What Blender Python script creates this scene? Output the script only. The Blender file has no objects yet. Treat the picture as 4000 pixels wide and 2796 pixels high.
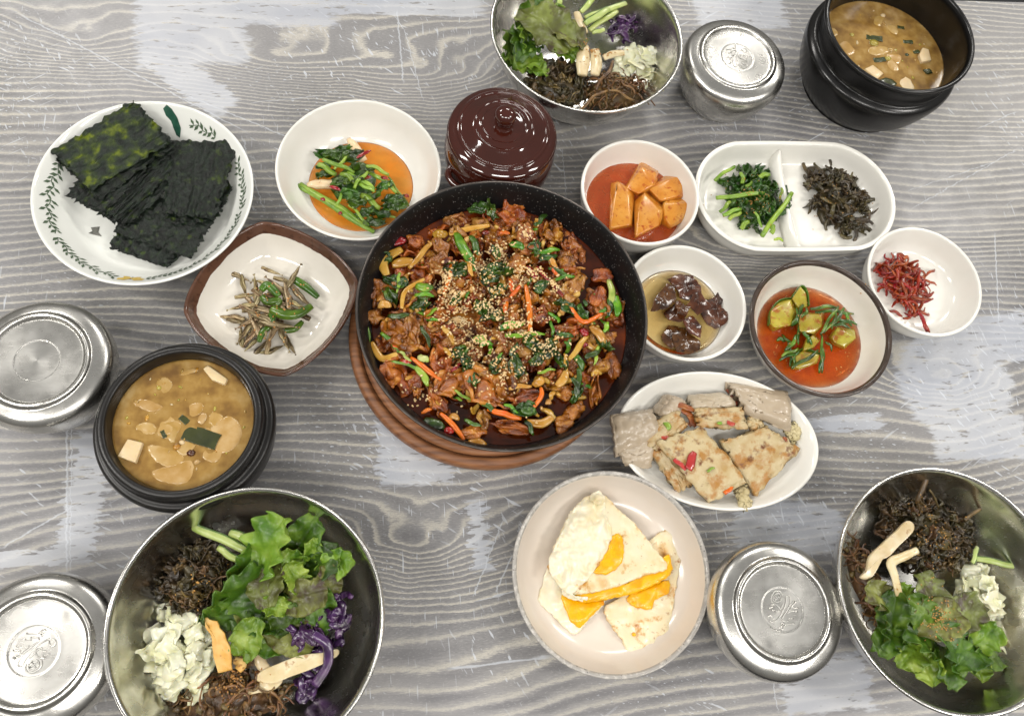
import bpy, bmesh, math, random
from mathutils import Vector, Matrix, noise

random.seed(7)
S = 0.01                                   # all lengths below are centimetres
scene = bpy.context.scene
coll = scene.collection

# ------------------------------------------------------------------ camera
F_PX, CAM_H = 3109.62, 66.1354
PITCH, ROLL = math.radians(20.00456), math.radians(-6.745896)
KV = 4000 / 2296
CAM_R = Matrix.Rotation(ROLL, 3, 'Y') @ Matrix.Rotation(PITCH, 3, 'X')
cam_data = bpy.data.cameras.new('camera')
cam = bpy.data.objects.new('camera', cam_data)
coll.objects.link(cam)
cam_data.sensor_width = 36
cam_data.lens = F_PX / 4000 * 36
cam_data.clip_start, cam_data.clip_end = 0.02, 50
mw = CAM_R.to_4x4(); mw.translation = Vector((0, 0, CAM_H * S))
cam.matrix_world = mw
scene.camera = cam

# ------------------------------------------------------------------ light
world = bpy.data.worlds.new('World'); scene.world = world; world.use_nodes = True
wn = world.node_tree; bgn = wn.nodes['Background']
wtc = wn.nodes.new('ShaderNodeTexCoord'); wsep = wn.nodes.new('ShaderNodeSeparateXYZ')
wramp = wn.nodes.new('ShaderNodeValToRGB')
wn.links.new(wtc.outputs['Generated'], wsep.inputs[0]); wn.links.new(wsep.outputs['Z'], wramp.inputs[0])
wn.links.new(wramp.outputs[0], bgn.inputs['Color'])
wramp.color_ramp.elements[0].position = 0.0; wramp.color_ramp.elements[0].color = (0.30, 0.285, 0.26, 1)
wramp.color_ramp.elements[1].position = 0.75; wramp.color_ramp.elements[1].color = (0.56, 0.55, 0.53, 1)
bgn.inputs['Strength'].default_value = 0.42

def panel(loc, size, power, col=(1.0, 0.965, 0.91)):
    ld = bpy.data.lights.new('ceiling_lamp', 'AREA'); ld.shape = 'RECTANGLE'
    ld.size, ld.size_y = size; ld.energy = power; ld.color = col
    o = bpy.data.objects.new('ceiling_lamp', ld); coll.objects.link(o)
    o.location = Vector(loc) * S
    return o
for loc, power in (((-150, 215, 205), 16), ((-185, 20, 205), 14), ((70, 255, 205), 14), ((225, 190, 205), 14),
                   ((215, -30, 205), 14), ((15, -95, 205), 9), ((150, -120, 205), 10), ((-130, -85, 205), 10)):
    panel(loc, (0.9, 0.22), power * 1.42)

scene.view_settings.view_transform = 'Standard'
scene.view_settings.look = 'None'
scene.view_settings.exposure = 0.42
scene.view_settings.gamma = 1.0
scene.view_settings.use_curve_mapping = False
scene.cycles.max_bounces = 6; scene.cycles.diffuse_bounces = 3; scene.cycles.glossy_bounces = 4
scene.cycles.use_adaptive_sampling = True; scene.cycles.adaptive_threshold = 0.02
scene.cycles.use_denoising = True

# ------------------------------------------------------------------ helpers
def P(vx, vy, z=0.0):
    """point of the photograph (2296 wide) at height z, as a place on the table in cm"""
    d = CAM_R @ Vector(((vx * KV - 2000) / F_PX, (1398 - vy * KV) / F_PX, -1))
    t = (z - CAM_H) / d.z
    return Vector((d.x * t, d.y * t, z))
def zoomer(ox, oy, sc):
    return lambda x, y, z=0.0: P((x / sc + ox) / KV, (y / sc + oy) / KV, z)

def hexc(h):
    v = [int(h[i:i + 2], 16) / 255 for i in (0, 2, 4)]
    return tuple(c / 12.92 if c <= 0.04045 else ((c + 0.055) / 1.055) ** 2.4 for c in v) + (1,)

class NT:
    """small wrapper for building node trees"""
    def __init__(s, mat):
        mat.use_nodes = True; s.t = mat.node_tree; s.n = s.t.nodes
        s.b = s.n['Principled BSDF']
    def node(s, typ, **kw):
        nd = s.n.new(typ)
        for k, v in kw.items(): setattr(nd, k, v)
        return nd
    def put(s, sock, v):
        if hasattr(v, 'is_output'): s.t.links.new(v, sock)
        else: sock.default_value = v
    def math(s, op, a, b=0.0, c=None, clamp=False):
        nd = s.node('ShaderNodeMath', operation=op, use_clamp=clamp)
        s.put(nd.inputs[0], a); s.put(nd.inputs[1], b)
        if c is not None: s.put(nd.inputs[2], c)
        return nd.outputs[0]
    def vmath(s, op, a, b=None):
        nd = s.node('ShaderNodeVectorMath', operation=op); s.put(nd.inputs[0], a)
        if b is not None: s.put(nd.inputs[1], b)
        return nd.outputs[0]
    def noise(s, vec, scale=1.0, detail=3.0, rough=0.5, col=False, dist=0.0):
        nd = s.node('ShaderNodeTexNoise'); s.put(nd.inputs['Vector'], vec)
        nd.inputs['Scale'].default_value = scale; nd.inputs['Detail'].default_value = detail
        nd.inputs['Roughness'].default_value = rough; nd.inputs['Distortion'].default_value = dist
        return nd.outputs['Color' if col else 'Fac']
    def mapr(s, v, a, b, c=0.0, d=1.0, smooth=False):
        nd = s.node('ShaderNodeMapRange'); nd.clamp = True
        if smooth: nd.interpolation_type = 'SMOOTHSTEP'
        s.put(nd.inputs[0], v)
        for i, q in enumerate((a, b, c, d)): s.put(nd.inputs[i + 1], q)
        return nd.outputs[0]
    def mix(s, f, a, b, blend='MIX'):
        nd = s.node('ShaderNodeMix', data_type='RGBA', blend_type=blend)
        s.put(nd.inputs[0], f); s.put(nd.inputs[6], a); s.put(nd.inputs[7], b)
        return nd.outputs[2]
    def ramp(s, v, stops):
        nd = s.node('ShaderNodeValToRGB'); s.put(nd.inputs[0], v); cr = nd.color_ramp
        while len(cr.elements) < len(stops): cr.elements.new(0.5)
        for e, (p, c) in zip(cr.elements, stops): e.position = p; e.color = c
        return nd.outputs[0]
    def bump(s, h, strength=0.3, dist=0.05):
        nd = s.node('ShaderNodeBump'); nd.inputs['Strength'].default_value = strength
        nd.inputs['Distance'].default_value = dist * S; s.put(nd.inputs['Height'], h)
        s.put(s.b.inputs['Normal'], nd.outputs[0]); s.put(s.b.inputs['Coat Normal'], nd.outputs[0]); return nd
    def cm(s):
        """object coordinates in cm"""
        tc = s.node('ShaderNodeTexCoord')
        nd = s.node('ShaderNodeVectorMath', operation='SCALE'); s.put(nd.inputs[0], tc.outputs['Object'])
        nd.inputs['Scale'].default_value = 100; return nd.outputs[0]

MATS = {}
def mat(name, cols, scale=1.5, rough=0.4, bump=0.0, bscale=None, coat=0.0, sss=0.0, rnd=0.12,
        metal=0.0, detail=3.0, spots=None, spec=0.5, lo=0.3, hi=0.7, stretch=None, trans=0.0, bdist=0.06):
    """noise between colours, object-to-object variation, optional spots (hex, scale, threshold)"""
    m = bpy.data.materials.new(name); MATS[name] = m; t = NT(m); b = t.b
    co = t.cm()
    oi = t.node('ShaderNodeObjectInfo')
    off = t.node('ShaderNodeVectorMath', operation='SCALE'); off.inputs[0].default_value = (37, 53, 71)
    t.put(off.inputs['Scale'], oi.outputs['Random'])
    v = t.vmath('ADD', co, off.outputs[0])
    if stretch: v = t.vmath('MULTIPLY', v, stretch)
    if len(cols) > 1:
        nz = t.noise(v, scale, detail)
        n = len(cols)
        c = t.ramp(nz, [(lo + (hi - lo) * i / (n - 1), hexc(h)) for i, h in enumerate(cols)])
    else:
        nd = t.node('ShaderNodeRGB'); nd.outputs[0].default_value = hexc(cols[0]); c = nd.outputs[0]
    if spots:
        for (h, sc, th) in spots:
            sn = t.noise(v, sc, 5.0, 0.62)
            c = t.mix(t.mapr(sn, th - 0.05, th + 0.07), c, hexc(h))
    if rnd:
        hs = t.node('ShaderNodeHueSaturation')
        t.put(hs.inputs['Value'], t.mapr(oi.outputs['Random'], 0, 1, 1 - rnd, 1 + rnd))
        t.put(hs.inputs['Hue'], t.mapr(t.math('FRACT', t.math('MULTIPLY', oi.outputs['Random'], 7.31)), 0, 1, 0.5 - rnd * .07, 0.5 + rnd * .07))
        t.put(hs.inputs['Color'], c); c = hs.outputs[0]
    t.put(b.inputs['Base Color'], c)
    b.inputs['Roughness'].default_value = rough
    b.inputs['Metallic'].default_value = metal
    b.inputs['Specular IOR Level'].default_value = spec
    if coat:
        b.inputs['Coat Weight'].default_value = coat; b.inputs['Coat Roughness'].default_value = 0.08
    if sss:
        b.inputs['Subsurface Weight'].default_value = sss
        b.inputs['Subsurface Radius'].default_value = (0.006, 0.004, 0.002)
        b.inputs['Subsurface Scale'].default_value = 0.5
    if trans:
        b.inputs['Transmission Weight'].default_value = trans
    if bump:
        t.bump(t.noise(v, bscale or scale * 3, 4.0, 0.6), bump, bdist)
    return m

def mesh_from(name, verts, faces, smooth=True, material=None):
    me = bpy.data.meshes.new(name)
    me.from_pydata([(v[0] * S, v[1] * S, v[2] * S) for v in verts], [], faces)
    if smooth: me.polygons.foreach_set('use_smooth', [True] * len(me.polygons))
    if material is not None: me.materials.append(material if not isinstance(material, str) else MATS[material])
    me.update()
    return me

def place(name, me, parent=None, M=None):
    o = bpy.data.objects.new(name, me); coll.objects.link(o)
    if M is not None:
        M = M.copy(); M.translation = M.translation * S
        o.matrix_local = M
    if parent is not None: o.parent = parent
    return o
def tag(o, label, cat, group=None, kind=None):
    if label: o['label'] = label
    if cat: o['category'] = cat
    if group: o['group'] = group
    if kind: o['kind'] = kind
    return o
def empty(name, loc, label, cat, group=None):
    o = bpy.data.objects.new(name, None); coll.objects.link(o)
    o.empty_display_size = 0.01
    o.location = Vector(loc) * S
    return tag(o, label, cat, group)
def TR(loc, rot=(0, 0, 0), sc=1.0):
    from mathutils import Euler
    sc = (sc,) * 3 if not hasattr(sc, '__len__') else sc
    return Matrix.Translation(Vector(loc)) @ Euler(rot).to_matrix().to_4x4() @ Matrix.Diagonal((*sc, 1))

U = random.uniform
def nz3(x, y, z=0.0): return noise.noise(Vector((x, y, z)))

# ---- shapes
def lathe_mesh(name, prof, n=112, material=None, jitter=None, shape=None):
    """profile [(r,z)...] round the z axis; jitter(i,theta)->(dr,dz); shape(theta)->radial factor"""
    V, Fc = [], []
    rings = []
    for i, (r, z) in enumerate(prof):
        if r < 1e-6:
            rings.append([len(V)]); V.append((0, 0, z)); continue
        ring = []
        for k in range(n):
            a = 2 * math.pi * k / n
            q = shape(a) if shape else 1.0
            dr, dz = jitter(i, a) if jitter else (0, 0)
            ring.append(len(V)); V.append(((r + dr) * q * math.cos(a), (r + dr) * q * math.sin(a), z + dz))
        rings.append(ring)
    for A, B in zip(rings, rings[1:]):
        if len(A) == 1 and len(B) == 1: continue
        for k in range(n):
            k2 = (k + 1) % n
            if len(A) == 1: Fc.append((A[0], B[k2], B[k]))
            elif len(B) == 1: Fc.append((A[k], A[k2], B[0]))
            else: Fc.append((A[k], A[k2], B[k2], B[k]))
    return mesh_from(name, V, Fc, True, material)

def arc(c, r, a0, a1, n):
    return [(c[0] + r * math.cos(math.radians(a0 + (a1 - a0) * i / n)), c[1] + r * math.sin(math.radians(a0 + (a1 - a0) * i / n))) for i in range(n + 1)]
def smooth_prof(pts, n=5):
    """Catmull-Rom through profile points"""
    out = []
    for i in range(len(pts) - 1):
        p0, p1, p2, p3 = pts[max(i - 1, 0)], pts[i], pts[i + 1], pts[min(i + 2, len(pts) - 1)]
        for k in range(n):
            t = k / n
            out.append(tuple(0.5 * (2 * p1[j] + (p2[j] - p0[j]) * t + (2 * p0[j] - 5 * p1[j] + 4 * p2[j] - p3[j]) * t * t
                       + (3 * p1[j] - p0[j] - 3 * p2[j] + p3[j]) * t ** 3) for j in range(len(p1))))
    out.append(tuple(pts[-1]))
    return out

def tube(path, radii, flat=1.0, n=8, up=Vector((0, 0, 1))):
    """verts, faces of a tapering sweep; flat = thickness/width"""
    path = [Vector(p) for p in path]; V, Fc = [], []
    m = len(path)
    if not hasattr(radii, '__len__'): radii = [radii] * m
    for i, p in enumerate(path):
        t = (path[min(i + 1, m - 1)] - path[max(i - 1, 0)]).normalized()
        s = t.cross(up)
        if s.length < 1e-3: s = t.cross(Vector((1, 0.1, 0)))
        s.normalize(); u2 = s.cross(t)
        for k in range(n):
            a = 2 * math.pi * k / n
            V.append(p + s * (radii[i] * math.cos(a)) + u2 * (radii[i] * flat * math.sin(a)))
    for i in range(m - 1):
        for k in range(n):
            k2 = (k + 1) % n
            Fc.append((i * n + k, (i + 1) * n + k, (i + 1) * n + k2, i * n + k2))
    Fc.append(tuple(range(n))); Fc.append(tuple(reversed(range((m - 1) * n, m * n))))
    return V, Fc

def curve_pts(pts, n=4): return [Vector(p) for p in smooth_prof([tuple(p) for p in pts], n)]

def sheet(nu, nv, fn, th):
    """closed thin sheet from fn(u,v), u,v in 0..1"""
    G = [[Vector(fn(i / nu, j / nv)) for j in range(nv + 1)] for i in range(nu + 1)]
    V, Fc = [], []
    def nrm(i, j):
        a = G[min(i + 1, nu)][j] - G[max(i - 1, 0)][j]; b = G[i][min(j + 1, nv)] - G[i][max(j - 1, 0)]
        c = a.cross(b); return c.normalized() if c.length > 1e-9 else Vector((0, 0, 1))
    W = nv + 1
    for sgn in (1, -1):
        for i in range(nu + 1):
            for j in range(W):
                V.append(G[i][j] + nrm(i, j) * (sgn * th / 2))
    off = (nu + 1) * W
    for i in range(nu):
        for j in range(nv):
            a, b, c, d = i * W + j, (i + 1) * W + j, (i + 1) * W + j + 1, i * W + j + 1
            Fc.append((a, b, c, d)); Fc.append((off + d, off + c, off + b, off + a))
    for i in range(nu):
        a, b = i * W, (i + 1) * W; Fc.append((a, off + a, off + b, b))
        a, b = i * W + nv, (i + 1) * W + nv; Fc.append((b, off + b, off + a, a))
    for j in range(nv):
        a, b = j, j + 1; Fc.append((b, off + b, off + a, a))
        a, b = nu * W + j, nu * W + j + 1; Fc.append((a, off + a, off + b, b))
    return V, Fc

def ico(sub):
    bm = bmesh.new(); bmesh.ops.create_icosphere(bm, subdivisions=sub, radius=1)
    V = [v.co.copy() for v in bm.verts]; Fc = [tuple(v.index for v in f.verts) for f in bm.faces]
    bm.free(); return V, Fc
ICO = {i: ico(i) for i in (1, 2, 3, 4)}
def blob(size, amp=0.35, freq=1.3, seed=0, sub=3, ridge=0.0, fine=0.0):
    V, Fc = ICO[sub]; out = []
    for v in V:
        o = Vector((seed * 7.3, seed * 3.1, seed * 1.7))
        d = 1 + amp * noise.noise(v * freq + o)
        if ridge: d -= ridge * abs(noise.noise(v * freq * 2.1 + o * 2))
        if fine: d += fine * noise.noise(v * freq * 5 + o)
        out.append((v.x * size[0] * d, v.y * size[1] * d, v.z * size[2] * d))
    return out, Fc

def slab(outline, th, zfn=None, rings=7, edge=0.35, wob=0.0, wfreq=0.8, seed=0, close=True, sub=3, dome=0.0, jag=0.0):
    """rounded flat thing with a star-shaped outline [(x,y)..]; zfn(x,y)->height of its underside"""
    if sub > 1:
        o = [tuple(p[:2]) for p in outline]; m = len(o); out = []
        for i in range(m):
            p0, p1, p2, p3 = o[i - 1], o[i], o[(i + 1) % m], o[(i + 2) % m]
            for k in range(sub):
                t = k / sub
                out.append(tuple(0.5 * (2 * p1[j] + (p2[j] - p0[j]) * t + (2 * p0[j] - 5 * p1[j] + 4 * p2[j] - p3[j]) * t * t
                           + (3 * p1[j] - p0[j] - 3 * p2[j] + p3[j]) * t ** 3) for j in (0, 1)))
        outline = out
    if jag:
        out = []; m = len(outline)
        for i in range(m):
            a, b = outline[i], outline[(i + 1) % m]
            for k in range(4):
                t = k / 4; x, y = a[0] + (b[0] - a[0]) * t, a[1] + (b[1] - a[1]) * t
                out.append((x + jag * nz3(x * 2.7 + seed, y * 2.7, 1), y + jag * nz3(x * 2.7, y * 2.7 + seed, 8)))
        outline = out
    m = len(outline); cx = sum(p[0] for p in outline) / m; cy = sum(p[1] for p in outline) / m
    zfn = zfn or (lambda x, y: 0.0)
    V, Fc = [], []
    def ring(f, h, top):
        idx = []
        for (x, y) in outline:
            X, Y = cx + (x - cx) * f, cy + (y - cy) * f
            w = wob * nz3(X * wfreq + seed * 9.1, Y * wfreq, seed) if wob else 0
            V.append((X, Y, zfn(X, Y) + h + w)); idx.append(len(V) - 1)
        return idx
    R = math.sqrt(max(abs(sum(outline[i][0] * outline[(i + 1) % m][1] - outline[(i + 1) % m][0] * outline[i][1] for i in range(m))) / 2, .01) / math.pi)
    e = min(edge / R, 0.5)
    seq = [(0.45, 0.0), (1 - e * .6, 0.0), (1 - e * .15, th * .12), (1.0, th * .45), (1 - e * .12, th * .8), (1 - e * .5, th * .97), (1 - e, th)]
    k = rings
    for i in range(1, k): 
        f = (1 - e) * (1 - i / k); seq.append((f, th + dome * (1 - f * f)))
    R_ = [ring(f, h, True) for f, h in seq]
    for A, B in zip(R_, R_[1:]):
        for i in range(m):
            j = (i + 1) % m; Fc.append((A[i], A[j], B[j], B[i]))
    w = wob * nz3(cx * wfreq + seed * 9.1, cy * wfreq, seed) if wob else 0
    V.append((cx, cy, zfn(cx, cy) + th + dome + w)); c = len(V) - 1
    V.append((cx, cy, zfn(cx, cy))); c0 = len(V) - 1
    for i in range(m):
        j = (i + 1) % m; Fc.append((R_[-1][i], R_[-1][j], c)); Fc.append((R_[0][j], R_[0][i], c0))
    return V, Fc

def hull_mesh(name, pts, bevel, material, segs=2):
    bm = bmesh.new()
    for p in pts: bm.verts.new(p)
    r = bmesh.ops.convex_hull(bm, input=bm.verts)
    bmesh.ops.delete(bm, geom=list({g for g in r['geom_unused'] + r['geom_interior'] if isinstance(g, bmesh.types.BMVert)}), context='VERTS')
    bmesh.ops.dissolve_limit(bm, angle_limit=0.15, verts=bm.verts, edges=bm.edges)
    if bevel: bmesh.ops.bevel(bm, geom=list(bm.edges), offset=bevel, segments=segs, profile=0.6, affect='EDGES')
    bmesh.ops.triangulate(bm, faces=[f for f in bm.faces if len(f.verts) > 4])
    V = [v.co.copy() for v in bm.verts]; bm.verts.index_update()
    Fc = [tuple(v.index for v in f.verts) for f in bm.faces]; bm.free()
    return mesh_from(name, V, Fc, True, material)

def local(o, p): return Vector(p) - o.location / S

# ------------------------------------------------------------------ materials
def table_material():
    m = bpy.data.materials.new('table_laminate_under_film'); t = NT(m); b = t.b
    co = t.cm()
    rot = t.node('ShaderNodeVectorRotate', rotation_type='Z_AXIS'); t.put(rot.inputs['Vector'], co)
    rot.inputs['Angle'].default_value = math.radians(-4.5)
    p = rot.outputs[0]
    sp = t.node('ShaderNodeSeparateXYZ'); t.put(sp.inputs[0], p)
    x, y = sp.outputs[0], sp.outputs[1]
    # growth rings = contour lines of a warped height
    n1 = t.noise(t.vmath('MULTIPLY', p, (0.022, 0.062, 1)), 1.0, 1.0, 0.4)
    n2 = t.noise(t.vmath('MULTIPLY', p, (0.07, 0.22, 1)), 1.0, 2.0, 0.5)
    n3 = t.noise(t.vmath('MULTIPLY', p, (1.6, 9.0, 1)), 1.0, 3.0, 0.6)
    F = t.math('ADD', y, t.math('MULTIPLY', n1, 11.0))
    pw_ = t.vmath('ADD', co, t.vmath('MULTIPLY', t.vmath('SUBTRACT', t.noise(co, 0.16, 2.0, 0.5, col=True), (.5, .5, .5)), (7, 2.4, 0)))
    for (c_, a_, b_, A_) in ((P(640, 150), 10, 4.0, 6.0), (P(150, 95), 7, 3.4, 4.5), (P(960, 165), 8, 4.2, 5.5), (P(930, 1225), 6, 3.2, 5.0), (P(2120, 850), 6, 2.5, 4.0), (P(1700, 560), 8, 1.8, 2.5)):
        q_ = t.vmath('MULTIPLY', t.vmath('SUBTRACT', pw_, (c_.x, c_.y, 0)), (1 / a_, 1 / b_, 0))
        d_ = t.node('ShaderNodeVectorMath', operation='DOT_PRODUCT'); t.put(d_.inputs[0], q_); t.put(d_.inputs[1], q_)
        F = t.math('ADD', F, t.math('MULTIPLY', t.math('POWER', 2.718, t.math('MULTIPLY', d_.outputs['Value'], -1.0)), A_))
    F = t.math('ADD', F, t.math('MULTIPLY', n2, 1.5))
    F = t.math('ADD', F, t.math('MULTIPLY', n3, 0.42))
    fr = t.math('FRACT', t.math('MULTIPLY', F, 1.2))
    tri = t.math('ABSOLUTE', t.math('SUBTRACT', fr, 0.5))           # 0.5 at line, 0 midway
    line = t.mapr(fr, 0.0, 0.3, 1.0, 0.0, True)
    line2 = t.mapr(fr, 0.86, 1.0, 0.0, 1.0, True)
    cream = t.math('MAXIMUM', line, line2)
    dark = t.math('MULTIPLY', t.mapr(fr, 0.25, 0.58, 0, 1, True), t.mapr(fr, 0.72, 0.93, 1, 0, True))
    zone = t.mapr(t.noise(t.vmath('MULTIPLY', p, (0.035, 0.05, 1)), 1.0, 2.0), 0.36, 0.58)
    brk = t.mapr(t.noise(t.vmath('MULTIPLY', p, (0.11, 0.55, 1)), 1.0, 3.0), 0.36, 0.58, 0.2, 1.0)
    dark = t.math('MULTIPLY', dark, brk)
    far = t.mapr(y, 44.0, 56.0)
    zone = t.math('MULTIPLY', zone, t.math('SUBTRACT', 1.0, t.math('MULTIPLY', far, 0.75)))
    fine = t.noise(t.vmath('MULTIPLY', p, (2.2, 16.0, 1)), 1.0, 3.0, 0.65)
    speck = t.noise(t.vmath('MULTIPLY', p, (6.0, 24.0, 1)), 1.0, 2.0, 0.6)
    base = t.ramp(fine, [(0.28, hexc('626264')), (0.5, hexc('797878')), (0.75, hexc('959492'))])
    tone = t.noise(t.vmath('MULTIPLY', p, (0.02, 0.06, 1)), 1.0, 2.0)
    base = t.mix(t.mapr(tone, 0.4, 0.65, 0, 0.5), base, hexc('918d88'))
    creamc = t.mix(t.mapr(zone, 0, 1), hexc('cfc9ba'), hexc('beb8a9'))
    base = t.mix(t.math('MULTIPLY', cream, t.math('MULTIPLY', t.mapr(speck, 0.3, 0.6, 0.35, 1.0), t.mapr(n2, .3, .6, .5, .95))), base, creamc)
    base = t.mix(t.math('MULTIPLY', dark, t.math('MULTIPLY', t.math('ADD', t.math('MULTIPLY', zone, 0.66), 0.10), t.mapr(fine, 0.2, 0.6, 0.6, 1.0))), base, hexc('3e3d41'))
    # pores: tiny pale dashes along the grain
    pore = t.noise(t.vmath('MULTIPLY', p, (3.0, 22.0, 1)), 1.0, 1.0)
    base = t.mix(t.math('MULTIPLY', t.mapr(pore, 0.64, 0.70), 0.45), base, hexc('b9b7b2'))
    # --- film stuck to the wood: pale ragged patches
    jag = t.noise(t.vmath('MULTIPLY', p, (0.55, 2.6, 1)), 1.0, 4.0, 0.6, col=True)
    jv = t.vmath('SUBTRACT', jag, (0.5, 0.5, 0.5))
    pj = t.vmath('ADD', co, t.vmath('MULTIPLY', jv, (4.2, 1.6, 0)))
    mask = None
    def patch(c, half, ang, hard=0.12, box=True):
        nonlocal mask
        q = t.vmath('SUBTRACT', pj, (c.x, c.y, 0))
        r = t.node('ShaderNodeVectorRotate', rotation_type='Z_AXIS'); t.put(r.inputs['Vector'], q)
        r.inputs['Angle'].default_value = math.radians(-ang)
        q = t.vmath('ABSOLUTE', t.vmath('MULTIPLY', r.outputs[0], (1 / half[0], 1 / half[1], 0)))
        if box:
            s = t.node('ShaderNodeSeparateXYZ'); t.put(s.inputs[0], q)
            d = t.math('MAXIMUM', s.outputs[0], s.outputs[1])
        else:
            nd = t.node('ShaderNodeVectorMath', operation='LENGTH'); t.put(nd.inputs[0], q); d = nd.outputs['Value']
        k = t.mapr(d, 1 - hard, 1.0, 1, 0)
        mask = k if mask is None else t.math('MAXIMUM', mask, k)
    patch(P(430, 60), (5.5, 5.0), 10, box=True)
    patch(P(560, 15), (9, 2.4), 4)
    patch(P(420, 175), (5.6, 1.7), -38)
    patch(P(900, 10), (9, 1.5), 4)
    patch(P(1660, 25), (5.5, 2.6), 8)
    patch(P(2140, 860), (6.2, 5.6), 8, box=False)
    patch(P(2230, 760), (5.0, 2.6), 10)
    patch(P(2200, 980), (5.0, 2.2), 4)
    patch(P(1880, 950), (4.5, .8), 6)
    patch(P(1770, 1185), (5.6, 2.6), 4, box=False)
    patch(P(930, 1010), (3.3, 3.0), 4)
    patch(P(1075, 1200), (.8, 3.0), 8)
    patch(P(190, 1110), (1.5, 5.4), 0)
    patch(P(60, 1250), (2.5, .6), 4)
    patch(P(1850, 1530), (4.0, 2.3), 4)
    patch(P(1480, 1130), (2.0, .8), 10)
    hole = t.mapr(t.noise(t.vmath('MULTIPLY', p, (0.5, 2.4, 1)), 1.0, 3.0, 0.6), 0.36, 0.40)
    mask = t.math('MULTIPLY', mask, hole)
    film = t.math('MULTIPLY', mask, 0.68)
    # --- creases and flecks in the film
    def flecks(ang, sx, sy, th, area_scale, a0, seed):
        r = t.node('ShaderNodeVectorRotate', rotation_type='Z_AXIS'); t.put(r.inputs['Vector'], t.vmath('ADD', co, (seed, seed * 2, 0)))
        r.inputs['Angle'].default_value = math.radians(ang)
        k = t.noise(t.vmath('MULTIPLY', r.outputs[0], (sx, sy, 1)), 1.0, 1.5, 0.5)
        area = t.mapr(t.noise(t.vmath('ADD', co, (seed * 3, seed, 0)), area_scale, 1.0), a0, a0 + 0.12)
        return t.math('MULTIPLY', t.mapr(k, th - .034, th - 0.008), area)
    fl = flecks(28, 0.55, 3.4, 0.70, 0.06, 0.49, 11)
    for a in ((60, 0.7, 3.0, 0.69, 0.07, 0.51, 23), (85, 0.45, 4.6, 0.71, 0.05, 0.52, 37), (-35, 0.25, 4.0, 0.715, 0.05, 0.53, 51), (10, 2.0, 4.5, .70, .06, 0.47, 67)):
        fl = t.math('MAXIMUM', fl, flecks(*a))
    # long thin scratches
    def scratch(p0, p1, w):
        d = (p1 - p0); L = d.length; d = d / L
        q = t.vmath('SUBTRACT', t.vmath('ADD', co, t.vmath('MULTIPLY', jv, (0.5, 0.5, 0))), (p0.x, p0.y, 0))
        u = t.node('ShaderNodeVectorMath', operation='DOT_PRODUCT'); t.put(u.inputs[0], q); u.inputs[1].default_value = (d.x, d.y, 0)
        v = t.node('ShaderNodeVectorMath', operation='DOT_PRODUCT'); t.put(v.inputs[0], q); v.inputs[1].default_value = (-d.y, d.x, 0)
        k = t.mapr(t.math('ABSOLUTE', v.outputs['Value']), w * .4, w, 1, 0)
        ul = t.math('DIVIDE', u.outputs['Value'], L)
        inside = t.math('MULTIPLY', t.mapr(ul, 0, .08), t.mapr(ul, .92, 1.0, 1, 0))
        return t.math('MULTIPLY', k, inside)
    for a, b_, w in (((150, 950), (150, 1290), .10), ((160, 940), (158, 1290), .05), ((20, 20), (560, 300), .09), ((360, 190), (700, 330), .07),
                     ((890, 20), (905, 190), .10), ((905, 60), (950, 230), .06), ((560, 230), (720, 215), .05), ((1150, 1240), (1110, 1330), .08),
                     ((1000, 1500), (1240, 1470), .12), ((1130, 1160), (1060, 1340), .07), ((1060, 1350), (1240, 1300), .06), ((540, 300), (590, 470), .07),
                     ((1960, 760), (2110, 560), .06), ((2040, 470), (2290, 330), .06), ((2030, 430), (2240, 360), .05), ((2230, 520), (2240, 730), .09),
                     ((2190, 290), (2280, 250), .07), ((1640, 1160), (1760, 1120), .08), ((1270, 440), (1260, 330), .05), ((1840, 1180), (1900, 1330), .07),
                     ((0, 1230), (190, 1120), .08), ((20, 1380), (150, 1290), .05), ((1720, 1440), (1745, 1600), .06), ((1290, 1060), (1390, 1040), .06)):
        fl = t.math('MAXIMUM', fl, t.math('MULTIPLY', scratch(P(*a), P(*b_), w), 0.75))
    filmc = t.mix(t.mapr(t.noise(co, 0.12, 2.0), 0.4, 0.6), hexc('b4bac6'), hexc('c8ccd3'))
    c = t.mix(film, base, filmc)
    c = t.mix(t.math('MULTIPLY', fl, 0.72), c, hexc('ccd2da'))
    painted_haze = t.mapr(t.noise(co, 0.045, 1.0), 0.35, 0.7, 0.06, 0.28)  # pale ceiling reflection in the film, painted into the colour in soft patches
    c = t.mix(painted_haze, c, hexc('bcbcc2'))
    t.put(b.inputs['Base Color'], c)
    t.put(b.inputs['Roughness'], t.mapr(t.noise(co, 0.5, 3.0), 0.3, 0.7, 0.36, 0.5))
    b.inputs['Coat Weight'].default_value = 0.12; b.inputs['Coat Roughness'].default_value = 0.3
    hgt = t.math('ADD', t.noise(co, 0.25, 2.0), t.math('MULTIPLY', fl, 0.25))
    t.bump(hgt, 0.25, 0.12)
    return m

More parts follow.
